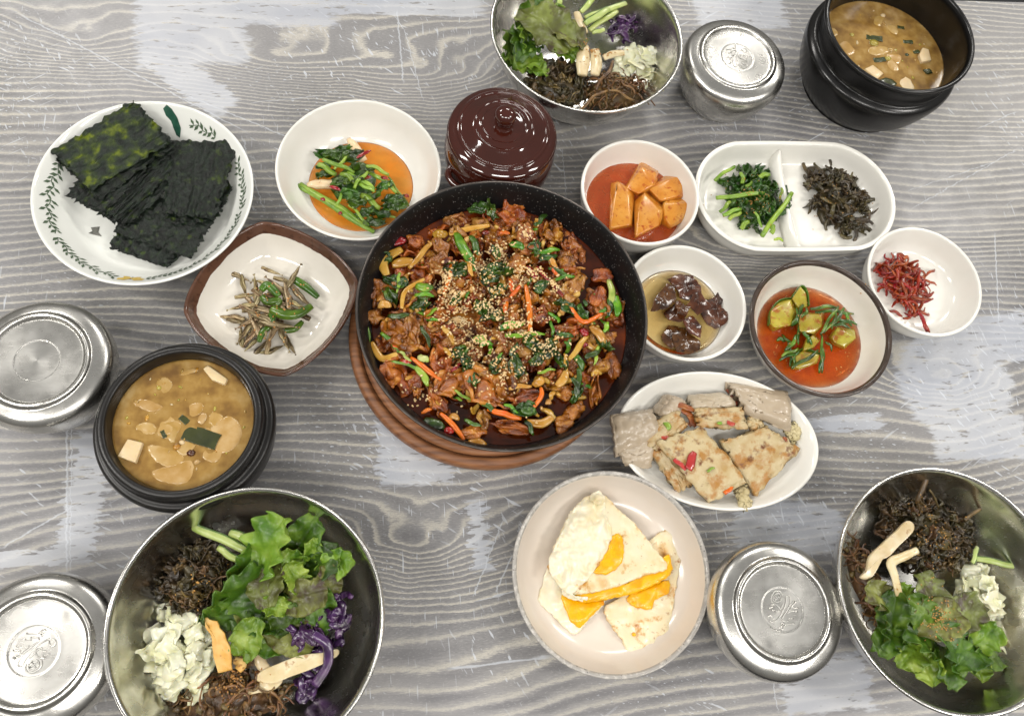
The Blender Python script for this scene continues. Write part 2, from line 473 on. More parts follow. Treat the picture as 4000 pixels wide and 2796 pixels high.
def steel_material(name, brushed=True, rough=0.16, base='c9c8c2'):
    m = bpy.data.materials.new(name); MATS[name] = m; t = NT(m); b = t.b
    co = t.cm(); sp = t.node('ShaderNodeSeparateXYZ'); t.put(sp.inputs[0], co)
    r = t.math('SQRT', t.math('ADD', t.math('MULTIPLY', sp.outputs[0], sp.outputs[0]), t.math('MULTIPLY', sp.outputs[1], sp.outputs[1])))
    cv = t.node('ShaderNodeCombineXYZ'); t.put(cv.inputs[0], t.math('MULTIPLY', r, 14.0)); t.put(cv.inputs[1], t.math('MULTIPLY', sp.outputs[2], 14.0))
    rings = t.noise(cv.outputs[0], 1.0, 2.0)
    sm = t.noise(co, 0.6, 3.0)
    scr = t.noise(t.vmath('MULTIPLY', co, (0.9, 9.0, 3.0)), 1.0, 2.0)
    col = t.mix(t.mapr(sm, .35, .65), hexc(base), hexc('bdbcb8'))
    t.put(b.inputs['Base Color'], col); b.inputs['Metallic'].default_value = 1.0
    rg = t.math('ADD', t.mapr(sm, 0.3, 0.7, rough * .75, rough * 1.5), t.math('MULTIPLY', t.mapr(scr, .6, .7), 0.04))
    t.put(b.inputs['Roughness'], rg)
    t.bump(t.math('ADD', t.math('MULTIPLY', rings, 1.0), t.math('MULTIPLY', t.noise(co, 0.7, 1.0), 1.2)), 0.045, 0.02)
    b.inputs['Anisotropic'].default_value = 0.35
    return m

def speckled(name, base, spot, scale, th, rough=0.35, spec=0.5, coat=0.0, spot2=None):
    m = bpy.data.materials.new(name); MATS[name] = m; t = NT(m); b = t.b; co = t.cm()
    v = t.node('ShaderNodeTexVoronoi'); t.put(v.inputs['Vector'], co); v.inputs['Scale'].default_value = scale
    rnd = t.node('ShaderNodeSeparateColor'); t.put(rnd.inputs[0], v.outputs['Color'])
    k = t.math('MULTIPLY', t.math('LESS_THAN', v.outputs['Distance'], t.math('MULTIPLY', rnd.outputs[0], th)), t.math('GREATER_THAN', rnd.outputs[1], 0.55))
    c = t.mix(t.math('MULTIPLY', k, .8), hexc(base), hexc(spot))
    if spot2: c = t.mix(t.mapr(t.noise(co, 2.5, 4.0), .5, .62, 0, .7), c, hexc(spot2))
    t.put(b.inputs['Base Color'], c); b.inputs['Roughness'].default_value = rough; b.inputs['Specular IOR Level'].default_value = spec
    b.inputs['Coat Weight'].default_value = coat; b.inputs['Coat Roughness'].default_value = 0.06
    t.bump(t.noise(co, 6.0, 3.0), 0.08, 0.03)
    return m

TABLE = table_material()
steel_material('steel', rough=.21, base='e2e0db'); steel_material('steel_lid', rough=0.24, base='dedcd6')
def glaze(name, cols, rough=0.10, coat=0.3, **k): return mat(name, cols, scale=.35, rough=rough, coat=coat, rnd=0, bump=0.03, bscale=0.9, **k)
glaze('white_melamine', ['ebe9e1', 'efede6'], rough=.16)
glaze('white_china', ['e9ebe5', 'eeefea'])
glaze('cream_glaze', ['e2dcd0', 'e8e3d9'])
glaze('egg_plate_glaze', ['d9cdbf', 'ddd3c7'], rough=.2, coat=.2)
glaze('brown_glaze', ['3a1810', '431b12'], rough=.06, coat=.5)
glaze('brown_rim', ['54392c', '6a4a3a'], rough=.14, spots=[('432c22', 1.6, .6)])
glaze('dark_rim', ['3d332d', '4d413a'], rough=.16, spots=[('2e2622', 2.2, .6)])
speckled('grey_speckled_rim', 'a8a49e', '6f6c6a', 5.0, .35, rough=.25, coat=.3, spot2='cfcac2')
speckled('pan_coating', '131213', '8f8d8a', 7.0, .30, rough=.42, spec=.35)
mat('pan_outside', ['3a2a20', '2a1f19'], .4, rough=.35, metal=.6, rnd=0, bump=.05)
mat('pan_lip', ['6b6560', '4d4845'], .6, rough=.3, metal=.8, rnd=0)
mat('stone_black', ['141312', '1d1b1a'], 1.2, rough=.34, bump=.12, bscale=8, rnd=0, spec=.5, spots=[('2b2826', 9, .68)])
mat('stone_glazed', ['0d0d0d', '161515'], 1.2, rough=.24, bump=.05, bscale=4, rnd=0, spec=.5)
mat('trivet_wood', ['6a4228', '8a5a38', 'a06e48'], .9, rough=.5, bump=.25, bscale=3, rnd=0, stretch=(.35, 3.2, 1))
mat('floor_dark', ['1d1d20', '26262a'], .05, rough=.6, rnd=0)
# food
mat('pork', ['3a1603', '7a3c0a', 'aa621a', 'c68834'], .9, rough=.36, bump=.8, bscale=3.6, coat=.55, rnd=.2, spots=[('421a0a', 1.3, .66)], lo=.28, hi=.72, bdist=.12)
mat('pork_pale', ['6a3614', '9a602c', 'b88642'], 1.0, rough=.30, bump=.8, bscale=3.4, coat=.5, rnd=.15, spots=[('5a2810', 1.4, .64)], bdist=.1)
mat('pan_sauce', ['2a0e03', '4e1d06', '80380d'], .28, rough=.08, rnd=0, bump=.35, bscale=1.6, lo=.35, hi=.75)
mat('carrot', ['cc560a', 'de7414'], 1.2, rough=.3, coat=.4, bump=.2, rnd=.12, sss=.1)
mat('scallion', ['2a5008', '528412', '84a82e'], .9, rough=.3, coat=.25, bump=.25, bscale=5, rnd=.25, stretch=(1, 1, 1))
mat('scallion_pale', ['6c8c2c', '9fae52', 'b8b878'], .9, rough=.3, coat=.4, bump=.25, rnd=.18)
mat('perilla', ['182a06', '2e4a0c', '4e6c1e'], 1.2, rough=.3, coat=.4, bump=.6, bscale=3, rnd=.25)
mat('onion', ['a0701e', 'bd8c36', 'cca458'], .8, rough=.25, coat=.25, bump=.2, rnd=.15, sss=.2)
mat('chili_red', ['5c0a06', '8c160c', 'a8281a'], 1.2, rough=.2, coat=.6, bump=.2, rnd=.15)
mat('garlic_bit', ['b98a3f', 'cfa55c'], 1.5, rough=.35, coat=.4, bump=.3, rnd=.2)
mat('sesame', ['d8b070', 'e8cb94', 'f0dcb0'], 3, rough=.45, rnd=.1)
mat('sesame_toasted', ['b07a3a', 'cc9a58'], 3, rough=.45, rnd=.1)
mat('stem_green', ['587e1a', '7e9f32', '9ab448'], .7, rough=.32, coat=.25, bump=.2, bscale=4, rnd=.18)
mat('leaf_dark', ['1c320a', '345410', '547a20'], 1.1, rough=.32, coat=.35, bump=.7, bscale=3, rnd=.25)
mat('radish_root', ['d8bd92', 'e2cba6'], .9, rough=.3, coat=.3, bump=.25, rnd=.08, sss=.2, spots=[('b98a58', 2, .64)])
mat('radish_kimchi', ['be741c', 'cc8a32', 'd59b48'], .7, rough=.22, coat=.5, bump=.2, bscale=2, rnd=.07, sss=.25, spots=[('a84f12', 1.8, .60), ('8e3a0c', 5, .68)])
mat('cucumber_flesh', ['8f8420', 'a4942c', 'b4a644'], .9, rough=.25, coat=.3, bump=.25, rnd=.1, sss=.2, spots=[('96561a', 1.1, .56)])
mat('cucumber_skin', ['365a14', '4f7420'], 1.2, rough=.3, coat=.4, rnd=.1)
mat('chive', ['1e3408', '38580e', '5c8022'], .9, rough=.3, coat=.4, rnd=.3, bump=.2)
mat('pickled_slice', ['2c1408', '4e2a14', '6c4224'], .8, rough=.22, coat=.4, bump=.15, bscale=2, rnd=.22, spots=[('26100a', 1.5, .6)])
mat('red_shred', ['6a1608', '8f2a10', 'a8481a'], 1.1, rough=.3, coat=.3, bump=.5, bscale=4, rnd=.22)
mat('namul_green', ['182f08', '2c4e0e', '4a7020'], 1.1, rough=.32, coat=.3, bump=.8, bscale=3, rnd=.25)
mat('namul_dark', ['241e12', '3f351f', '5e5030'], 1.1, rough=.4, coat=.2, bump=.7, bscale=3.2, rnd=.35)
mat('namul_brown', ['3a2c16', '5c4728', '7c6238'], 1.2, rough=.42, coat=.2, bump=.6, bscale=3.5, rnd=.3)
mat('bracken', ['4a3018', '6d4c28', '8a673a'], 1.0, rough=.4, coat=.2, bump=.4, bscale=4, rnd=.25)
mat('lettuce', ['223c08', '406010', '6a862a'], .8, rough=.42, coat=.12, bump=.9, bscale=2.6, rnd=.2, sss=.08)
mat('lettuce_bright', ['466a14', '6f8e26', '98ae4c'], .9, rough=.42, coat=.12, bump=.9, bscale=2.6, rnd=.14, sss=.08)
mat('lettuce_red', ['403a1c', '5f6428', '848c44'], .7, rough=.42, coat=.15, bump=.9, bscale=2.6, rnd=.16, spots=[('46382a', .9, .58)])
mat('red_cabbage', ['28122f', '40204e', '64406f'], .9, rough=.25, coat=.5, bump=.3, rnd=.25)
mat('white_cabbage', ['d0ce9c', 'dfddbc', 'e8e6d0'], .5, rough=.28, coat=.35, bump=.25, rnd=.08, sss=.25)
mat('cucumber_strip', ['a8bb62', 'c0cc84'], .9, rough=.28, coat=.4, bump=.15, rnd=.1, sss=.15)
mat('mushroom', ['c2ac80', 'd2c098', 'dccfb0'], .8, rough=.32, coat=.3, bump=.3, rnd=.1, sss=.2, spots=[('a8845a', 1.6, .64)])
mat('omelette', ['cf9a3e', 'dcb060', 'e0c07c'], .9, rough=.42, bump=.7, bscale=2.5, rnd=.06)
mat('nori', ['030503', '0a110a', '152017', '2a3812'], 2.2, rough=.32, coat=0, spec=.32, bump=1.0, bscale=6, rnd=.12, spots=[('3a4808', 1.1, .65), ('46544a', 7, .66)], lo=.3, hi=.74, bdist=.1)
mat('nori_green', ['0a110a', '18241a', '303f12', '66740a'], 1.1, rough=.32, coat=0, spec=.32, bump=1.0, bscale=6, rnd=.08, spots=[('404c42', 7, .67)], lo=.32, hi=.68, bdist=.1)
mat('stew_broth', ['74542a', '8c6a34', 'a07e42', 'b0925c'], .7, rough=.06, coat=.5, rnd=0, bump=.1, bscale=1.3)
mat('stew_radish', ['a4803e', 'b4925a', 'c4a878'], .8, rough=.15, coat=.1, rnd=.06, bump=.15)
mat('tofu', ['d6bc90', 'dcc69e'], 1.2, rough=.4, coat=.2, bump=.2, rnd=.04, sss=.2)
mat('kelp_green', ['30371a', '454a22'], .8, rough=.25, coat=.5, rnd=.15, bump=.2)
mat('zucchini', ['9a8a30', 'b3a24a'], .9, rough=.25, coat=.5, rnd=.1)
mat('pancake', ['b4a074', 'c2b088', 'ae8e58'], .6, rough=.42, coat=.12, bump=.8, bscale=2.4, rnd=.05, spots=[('a87838', .8, .54), ('6a3c18', .9, .61)], bdist=.1)
mat('pancake_side', ['beb084', 'c8ba92'], .9, rough=.45, bump=.8, bscale=3, rnd=.05, bdist=.1)
mat('buckwheat_crepe', ['ab9a82', 'b7a78f', 'bfb19c'], .5, rough=.33, coat=.3, bump=.3, bscale=2, rnd=.05, spots=[('6f6258', 5, .70)])
mat('crepe_filling', ['6a2c12', '94481e', 'a8662c'], 1.6, rough=.35, coat=.4, bump=.8, rnd=.2)
mat('pepper_bit', ['a82a22', 'c04a3c'], 1.4, rough=.3, coat=.4, rnd=.1)
mat('egg_white', ['e2d9bc', 'e8e0c8', 'dccda2'], .45, rough=.3, coat=.25, bump=.35, bscale=1.6, rnd=.02, sss=.2)
mat('egg_fried', ['e4d9ba', 'e2d2aa', 'd0a058'], .5, rough=.34, coat=.2, bump=.45, bscale=2.2, rnd=.02, sss=.15, spots=[('c08a3e', 1.0, .60), ('a0672a', 1.6, .67)], lo=.36, hi=.74)
mat('yolk', ['e8a404', 'eeb606', 'e49602'], .6, rough=.32, coat=.15, bump=.25, bscale=2, rnd=.02, sss=.25)
mat('anchovy', ['38291a', '6b5638', 'a0906c', '5a452c'], 1.0, rough=.28, coat=.15, metal=.45, bump=.4, bscale=4, rnd=.3, stretch=(.6, 3, 3))
mat('green_chili', ['2a480a', '466a12', '64861e'], .8, rough=.26, coat=.25, bump=.25, rnd=.15)
mat('print_green', ['4a5c48', '62745c'], 2.5, rough=.2, coat=.3, rnd=0)
mat('print_dark', ['22483c', '34604e'], 2.0, rough=.2, coat=.3, rnd=0)
mat('print_yellow', ['d8b03a', 'e2c45c'], 2.5, rough=.2, coat=.3, rnd=0)
mat('print_brown', ['5a3420'], 1, rough=.2, coat=.3, rnd=0)
mat('print_grey', ['5c5c58', '86867e'], 3, rough=.2, coat=.3, rnd=0)

def broth(name, absorb, density, cloud, clear, sc=.6):
    """thin cloudy liquid: light passes through and is coloured by depth"""
    m = bpy.data.materials.new(name); MATS[name] = m; t = NT(m); b = t.b; co = t.cm()
    nz = t.noise(co, sc, 4.0, 0.6)
    t.put(b.inputs['Base Color'], t.ramp(nz, [(.3, hexc(cloud[0])), (.7, hexc(cloud[1]))]))
    b.inputs['Roughness'].default_value = .06
    t.bump(t.noise(co, 1.2, 2.0), .08, .05)
    tr = t.node('ShaderNodeBsdfTransparent'); mx = t.node('ShaderNodeMixShader')
    t.put(mx.inputs[0], t.mapr(nz, .3, .7, clear[0], clear[1])); t.put(mx.inputs[1], b.outputs[0]); t.put(mx.inputs[2], tr.outputs[0])
    gl = t.node('ShaderNodeBsdfGlossy'); gl.inputs['Roughness'].default_value = .06
    fr = t.node('ShaderNodeFresnel'); fr.inputs['IOR'].default_value = 1.33
    m2 = t.node('ShaderNodeMixShader'); t.put(m2.inputs[0], fr.outputs[0]); t.put(m2.inputs[1], mx.outputs[0]); t.put(m2.inputs[2], gl.outputs[0])
    va = t.node('ShaderNodeVolumeAbsorption'); va.inputs['Color'].default_value = (*absorb, 1); va.inputs['Density'].default_value = density
    out = t.n['Material Output']; t.put(out.inputs['Surface'], m2.outputs[0]); t.put(out.inputs['Volume'], va.outputs[0])
broth('kimchi_broth', (.999, .845, .33), 330, ('e4851e', 'f09a34'), (.15, .5))
broth('soy_broth', (.995, .915, .62), 420, ('d0a048', 'dcb060'), (.75, .95))
broth('cucumber_broth', (.97, .56, .1), 330, ('a43808', 'cc661c'), (.4, .9), .8)
broth('red_broth', (.97, .55, .2), 330, ('b04a20', 'cc6a3a'), (.15, .5), 1.2)

# ------------------------------------------------------------------ the table
def quad_box(name, pts, z0, z1, material):
    V = [(p[0], p[1], z1) for p in pts] + [(p[0], p[1], z0) for p in pts]
    Fc = [(0, 1, 2, 3), (7, 6, 5, 4)] + [(i, i + 4, (i + 1) % 4 + 4, (i + 1) % 4) for i in range(4)]
    return place(name, mesh_from(name, V, Fc, False, material))
def far_y(x): return 70.19 + (x - 55.06) * 0.0841
def near_y(x): return -5.6 + (x - 50.2) * 0.0841
tbl = quad_box('table_top', [(-75, near_y(-75)), (105, near_y(105)), (105, far_y(105)), (-75, far_y(-75))], -3.0, 0.0, TABLE)
tag(tbl, 'grey wood-grain table top under a scratched clear plastic film', 'table', kind='structure')
flo = quad_box('floor', [(-300, -300), (300, -300), (300, 300), (-300, 300)], -76, -74, MATS['floor_dark'])
tag(flo, 'dark floor below the table edge', 'floor', kind='structure')

# ------------------------------------------------------------------ dishes
def dish(name, label, cat, c, prof, material, bands=(), n=128, rotz=0.0, group=None, xy=None, shape=None, partname='body', jitter=None):
    """prof is one loop from the underside over the rim to the inner floor; bands = [(i0,i1,part name,material)]"""
    o = empty(name, (c[0], c[1], 0), label, cat, group)
    o.rotation_euler = (0, 0, rotz)
    cuts = [(0, len(prof) - 1, partname, material)] if not bands else bands
    for i0, i1, pn, m in cuts:
        me = lathe_mesh(pn, prof[i0:i1 + 1], n, m, shape=shape, jitter=(lambda i, a, i0=i0: jitter(i + i0, a)) if jitter else None)
        if xy:
            for v in me.vertices:
                r = math.hypot(v.co.x, v.co.y) / S
                if r > 1e-6:
                    a = math.atan2(v.co.y, v.co.x); X, Y = xy(r, a); v.co.x, v.co.y = X * S, Y * S
        place(pn, me, o)
    return o
def liquid(name, label, cat, c, z, r, material, depth=0.35, wob=0.0, seed=1, n=96):
    o = lathe_mesh(name, [(0, z - depth), (r * (.7 if depth != .6 else .95), z - depth), (r + .02, z - .03), (r + .05, z + .02), (r - .12, z), (r * .8, z), (r * .6, z), (r * .4, z), (r * .2, z), (0, z)], n, MATS[material])
    if wob:
        for v in o.vertices:
            R = math.hypot(v.co.x, v.co.y) / S
            f = 1 + wob * nz3(v.co.x * 30 + seed, v.co.y * 30, seed) * min(1, R / r)
            v.co.x *= f; v.co.y *= f
    ob = place(name, o); ob.location = (c[0] * S, c[1] * S, 0)
    return tag(ob, label, cat)
MT = lambda n: MATS[n]

# wooden trivet and the pan
PAN = (6.31, 25.71)
trivet = dish('wooden_trivet', 'round brown wooden trivet under the black pan', 'trivet', (5.5, 25.95),
     smooth_prof([(0, 0), (10.8, 0), (11.7, .15), (12.0, .55), (12.0, 1.2), (11.85, 1.55), (11.4, 1.7), (11.2, 1.62), (11.0, 1.4), (10.4, 1.38), (0, 1.38)], 3), MT('trivet_wood'), partname='board')
pp = [(0, 1.4), (8.8, 1.4), (9.3, 1.55), (9.7, 2.0), (10.6, 4.6), (11.45, 7.0), (11.62, 7.38), (11.72, 7.46), (11.80, 7.52), (11.83, 7.60), (11.74, 7.66), (11.62, 7.64), (11.5, 7.52), (11.2, 6.7),
      (10.75, 5.3), (10.1, 3.4), (9.4, 1.95), (8.9, 1.7), (0, 1.7)]
pan = dish('frying_pan', 'black speckled round pan full of stir-fried pork', 'pan', PAN, pp, None,
     bands=[(0, 7, 'outer_wall', MT('pan_outside')), (7, 11, 'rim', MT('pan_lip')), (11, len(pp) - 1, 'inner_coating', MT('pan_coating'))], n=160)

# plain bowls and plates
BOWL_W = smooth_prof([(0, .25), (3.2, .25), (3.3, 0), (3.7, 0), (3.85, .35), (5.3, 1.1), (6.5, 2.6), (7.08, 3.9), (7.27, 4.15), (7.2, 4.26), (7.02, 4.2), (6.7, 3.6), (6.0, 2.35), (4.8, 1.25), (3.3, .8), (1.5, .68), (0, .65)], 4)
wb = dish('round_bowl', 'white round bowl holding young radish greens in orange broth', 'bowl', (-6.36, 40.12), BOWL_W, MT('white_melamine'))
def side_prof(r, h):
    return smooth_prof([(0, .2), (r * .62, .2), (r * .65, 0), (r * .74, 0), (r * .80, .25), (r * .93, h * .45), (r * .985, h * .86), (r, h * .95), (r * .995, h), (r * .965, h * 1.01), (r * .94, h * .97), (r * .90, h * .75), (r * .82, h * .38), (r * .68, h * .2), (r * .4, .52), (0, .5)], 4)
dish('side_bowl', 'small white bowl of radish chunks in red sauce', 'bowl', (19.34, 39.73), side_prof(5.61, 4.0), MT('white_melamine'))
dish('side_dish', 'small white dish of brown pickled slices beside the pan', 'dish', (23.08, 29.12), side_prof(5.66, 3.2), MT('white_melamine'))
dish('side_dish', 'small white dish of shredded red seasoned strips', 'dish', (46.64, 32.53), side_prof(5.66, 3.2), MT('white_melamine'))
cp_ = smooth_prof([(0, .25), (3.6, .25), (3.7, 0), (4.2, 0), (4.4, .3), (5.6, 1.3), (6.4, 2.9), (6.62, 3.5), (6.66, 3.7), (6.58, 3.85), (6.4, 3.86), (6.25, 3.75), (6.0, 3.2), (5.5, 2.0), (4.6, 1.1), (3, .78), (0, .7)], 4)
dish('rimmed_dish', 'cream dish with dark brown rim holding cucumber kimchi', 'dish', (35.31, 27.06), cp_, None,
     bands=[(0, 28, 'outer_wall', MT('cream_glaze')), (28, 46, 'rim_band', MT('dark_rim')), (46, len(cp_) - 1, 'inside', MT('cream_glaze'))],
     jitter=lambda i, a: (0, (.06 * nz3(math.cos(a) * 3, math.sin(a) * 3, i) if i in (28, 46) else 0)))
eg = smooth_prof([(0, .2), (4.4, .2), (4.5, 0), (5.0, 0), (5.2, .3), (6.6, 1.0), (7.5, 2.1), (7.86, 2.8), (7.94, 2.95), (7.88, 3.08), (7.72, 3.08), (7.55, 2.9), (7.2, 2.2), (6.6, 1.4), (5.6, .85), (4.0, .68), (0, .65)], 4)
dish('egg_plate', 'beige plate with grey speckled rim holding fried eggs', 'plate', (15.4, 5.71), eg, None,
     bands=[(0, 26, 'outer_wall', MT('egg_plate_glaze')), (26, 44, 'rim_band', MT('grey_speckled_rim')), (44, len(eg) - 1, 'inside', MT('egg_plate_glaze'))])
NORI = (-24.21, 36.71)
NPROF = smooth_prof([(0, .3), (4.6, .3), (4.7, 0), (5.2, 0), (5.4, .35), (6.9, 1.2), (8.2, 2.8), (8.85, 3.75), (9.0, 3.98), (8.95, 4.08), (8.8, 4.05), (8.5, 3.75), (7.9, 3.05), (7.2, 2.2), (6.3, 1.25), (5.2, .85), (3, .72), (0, .7)], 4)
nplate = dish('printed_plate', 'white china plate printed with a leafy vine and a yellow butterfly', 'plate', NORI, NPROF, MT('white_china'))
ANCH = (-12.75, 27.67)
aprof = smooth_prof([(0, .3), (3.6, .3), (3.7, 0), (4.2, 0), (4.4, .3), (5.8, 1.2), (6.8, 2.6), (7.1, 3.1), (7.18, 3.25), (7.08, 3.36), (6.9, 3.3), (6.6, 2.9), (6.35, 2.6), (5.6, 1.7), (4.6, 1.0), (3, .75), (0, .7)], 4)
def ashape(a):
    ph = a - math.radians(13.6)
    return (abs(math.cos(ph)) ** 1.5 + abs(math.sin(ph)) ** 1.5 + 1e-6) ** (-1 / 1.5)
dish('square_plate', 'cream rounded-square plate with brown rim holding fried anchovies', 'plate', ANCH, aprof, None, n=200,
     bands=[(0, 22, 'outer_wall', MT('brown_rim')), (22, 48, 'rim_band', MT('brown_rim')), (48, len(aprof) - 1, 'inside', MT('cream_glaze'))],
     shape=lambda a: ashape(a), jitter=lambda i, a: ((.10 * nz3(math.cos(a) * 4, math.sin(a) * 4, 3.3) + .05 * nz3(math.cos(a) * 17, math.sin(a) * 17, 1), 0) if i == 48 else (0, 0)))
OVAL = (25.3, 16.75)
oprof = smooth_prof([(0, .25), (3.2, .25), (3.3, 0), (3.7, 0), (3.9, .3), (5.0, 1.0), (5.8, 1.9), (6.05, 2.35), (6.0, 2.5), (5.85, 2.48), (5.55, 2.1), (5.0, 1.3), (4.2, .8), (2.5, .62), (0, .6)], 4)
dish('oval_plate', 'white oval plate holding pancakes and buckwheat rolls', 'plate', OVAL, oprof, MT('white_melamine'), rotz=math.radians(-3.3),
     xy=lambda r, a: (r * math.cos(a) * 1.47 if r > 3 else r * math.cos(a) * 1.47, r * math.sin(a)))
DIV = (35.15, 41.1); DIVA = math.radians(4.1)
dprof = smooth_prof([(0, .2), (4.4, .2), (4.5, 0), (4.9, 0), (5.1, .3), (5.7, 1.4), (6.0, 2.6), (6.1, 2.9), (6.05, 3.02), (5.85, 3.04), (5.65, 2.95), (5.45, 2.4), (5.1, 1.3), (4.6, .8), (3.8, .62), (0, .6)], 4)
dv = dish('divided_dish', 'white oblong two-compartment dish of seasoned greens', 'dish', DIV, dprof, MT('white_melamine'), rotz=DIVA,
     xy=lambda r, a: (r * math.cos(a) + 4.05 * max(-1, min(1, math.cos(a) * 6)) * min(1, r / 2.0), r * math.sin(a)))
V, Fc = sheet(10, 24, lambda u, v: (-.45 + (u - .5) * (1.3 - .0 * v), (v - .5) * 10.8, .58 + (1.15 + .8 * abs(2 * v - 1) ** 4) * max(0, 1 - abs(2 * u - 1) ** 1.4) ** .45 * (1 if .01 < u < .99 else 0)), .02)
place('divider', mesh_from('divider', V, Fc, True, 'white_melamine'), dv)

# prints on the nori plate
def nplate_pt(a, r, lift=.03):
    pr = NPROF[len(NPROF) // 2:]
    for (r0, z0), (r1, z1) in zip(pr, pr[1:]):
        if r1 <= r <= r0:
            t = (r0 - r) / max(r0 - r1, 1e-6); z = z0 + (z1 - z0) * t
            n = Vector((-(z0 - z1), 0, (r0 - r1))).normalized() if r0 != r1 else Vector((0, 0, 1))
            return Vector(((r + n.x * lift) * math.cos(a), (r + n.x * lift) * math.sin(a), z + n.z * lift))
    return Vector((r * math.cos(a), r * math.sin(a), .7 + lift))
def vine(a0, a1):
    V, Fc = [], []
    def poly(pts):
        b = len(V); V.extend(pts); Fc.append(tuple(range(b, b + len(pts))))
    n = max(4, int(abs(a1 - a0) * 8.1 / .42)); r0 = 7.95
    for i in range(n):
        a = a0 + (a1 - a0) * i / n; b = a0 + (a1 - a0) * (i + 1) / n; w = .13 * math.sin(i * 1.9)
        w2 = .13 * math.sin((i + 1) * 1.9)
        poly([nplate_pt(a, r0 + w - .025), nplate_pt(b, r0 + w2 - .025), nplate_pt(b, r0 + w2 + .025), nplate_pt(a, r0 + w + .025)])
        for sgn in (-1, 1):
            L = .34 + .1 * math.sin(i * 2.3 + sgn); da = (b - a)
            base = (a, r0 + w); tip = (a + da * .85, r0 + w + sgn * L); m1 = (a + da * .15, r0 + w + sgn * L * .62); m2 = (a + da * .68, r0 + w + sgn * L * .38)
            poly([nplate_pt(*q, lift=.035) for q in (base, m1, tip, m2)])
    return mesh_from('vine_print', V, Fc, False, 'print_green')
for a0, a1 in ((215, 262), (150, 212), (278, 352), (-6, 30), (52, 72)):
    place('vine_print', vine(math.radians(a0), math.radians(a1)), nplate)
def decal(name, pts, m):
    return place(name, mesh_from(name, [nplate_pt(math.atan2(p[1], p[0]), math.hypot(*p), .04) for p in pts], [tuple(range(len(pts)))], False, m), nplate)
zn = zoomer(0, 300, 1.784)
def npl(x, y, z): q = zn(x, y, z); return (q.x - NORI[0], q.y - NORI[1])
bf = zn(915, 1385, 3.3); ba = math.atan2(bf.y - NORI[1], bf.x - NORI[0])
def bpt(t, r): return (math.cos(ba + t / 8) * r, math.sin(ba + t / 8) * r)
bfl = decal('butterfly_print', [bpt(0, 8.1), bpt(-.35, 8.42), bpt(-.9, 8.45), bpt(-.95, 8.2), bpt(-.6, 8.0), bpt(-.8, 7.75), bpt(-.35, 7.7), bpt(0, 7.95)], 'print_yellow')
decal('butterfly_print', [bpt(0, 8.1), bpt(.4, 8.42), bpt(1.0, 8.4), bpt(1.1, 8.15), bpt(.65, 8.0), bpt(.75, 7.75), bpt(.35, 7.7), bpt(0, 7.95)], 'print_yellow')
decal('butterfly_print', [bpt(-.1, 8.2), bpt(.12, 8.2), bpt(.08, 7.75), bpt(-.05, 7.75)], 'print_brown')
decal('leaf_print', [npl(x, y, 1.6) for x, y in ((1185, 325), (1215, 312), (1245, 330), (1272, 365), (1282, 405), (1262, 440), (1240, 428), (1230, 400), (1222, 372), (1195, 352))], 'print_dark')
decal('moth_print', [npl(x, y, .7) for x, y in ((640, 1060), (700, 1050), (690, 1090), (715, 1120), (665, 1112), (625, 1105), (650, 1085))], 'print_grey')

# lidded brown jar
JAR = (6.15, 42.83)
jar = dish('lidded_jar', 'glossy dark brown lidded jar with a round knob', 'jar', JAR,
     smooth_prof([(0, .2), (2.9, .2), (3.0, 0), (3.5, 0), (3.8, .4), (4.75, 2.4), (5.05, 4.2), (4.95, 5.4), (4.55, 6.25), (4.35, 6.7), (4.2, 6.75), (4.0, 6.2), (0, 6.0)], 4), MT('brown_glaze'))
lid = place('lid', lathe_mesh('lid', smooth_prof([(0, 6.78), (4.5, 6.78), (4.76, 6.8), (4.83, 6.95), (4.78, 7.12), (4.5, 7.32), (4.18, 7.48), (4.02, 7.62), (3.84, 7.66), (3.74, 7.60), (3.5, 7.72), (2.95, 8.02), (2.72, 8.16), (2.55, 8.2), (2.42, 8.13), (2.1, 8.2), (1.95, 8.27), (1.8, 8.22), (1.3, 8.3), (.5, 8.35), (0, 8.35)], 4), 128, MT('brown_glaze')), jar)
place('knob', lathe_mesh('knob', smooth_prof([(.95, 8.28), (.78, 8.45), (.72, 8.75), (.86, 9.0), (.96, 9.35), (.88, 9.75), (.6, 10.05), (.25, 10.18), (0, 10.2)], 4), 48, MT('brown_glaze')), lid)
for ang in (222, 42):
    a = math.radians(ang); ca, sa = math.cos(a), math.sin(a)
    pts = [Vector((ca * r - sa * t, sa * r + ca * t, z)) for r, t, z in ((4.6, -1.2, 4.6), (5.35, -1.0, 4.4), (5.6, 0, 4.3), (5.35, 1.0, 4.4), (4.6, 1.2, 4.6))]
    V, Fc = tube(curve_pts(pts, 5), .32, 1, 10); place('ear_handle', mesh_from('ear_handle', V, Fc, True, 'brown_glaze'), jar)

# stainless bowls
STEEL = smooth_prof([(0, .3), (4.0, .3), (4.1, 0), (4.4, 0), (4.5, .35), (6.2, 1.3), (7.8, 3.2), (8.7, 5.4), (9.02, 6.75), (9.18, 6.82), (9.3, 6.98), (9.2, 7.12), (9.04, 7.05), (8.88, 6.75), (8.55, 5.4), (7.65, 3.35), (6.1, 1.5), (4.4, .58), (2, .46), (0, .45)], 4)
BT, BL, BR = (14.22, 54.95), (-11.26, 1.68), (41.15, 4.44)
for c, lb in ((BT, 'wide stainless steel bowl of vegetables between the jar and a rice bowl'),
              (BL, 'wide stainless steel bowl with a long pale mushroom and purple cabbage inside'),
              (BR, 'wide stainless steel bowl with dark greens and two bent pale mushrooms')):
    dish('steel_bowl', lb, 'bowl', c, STEEL, MT('steel'), group='stainless bowls of mixed vegetables', n=160)

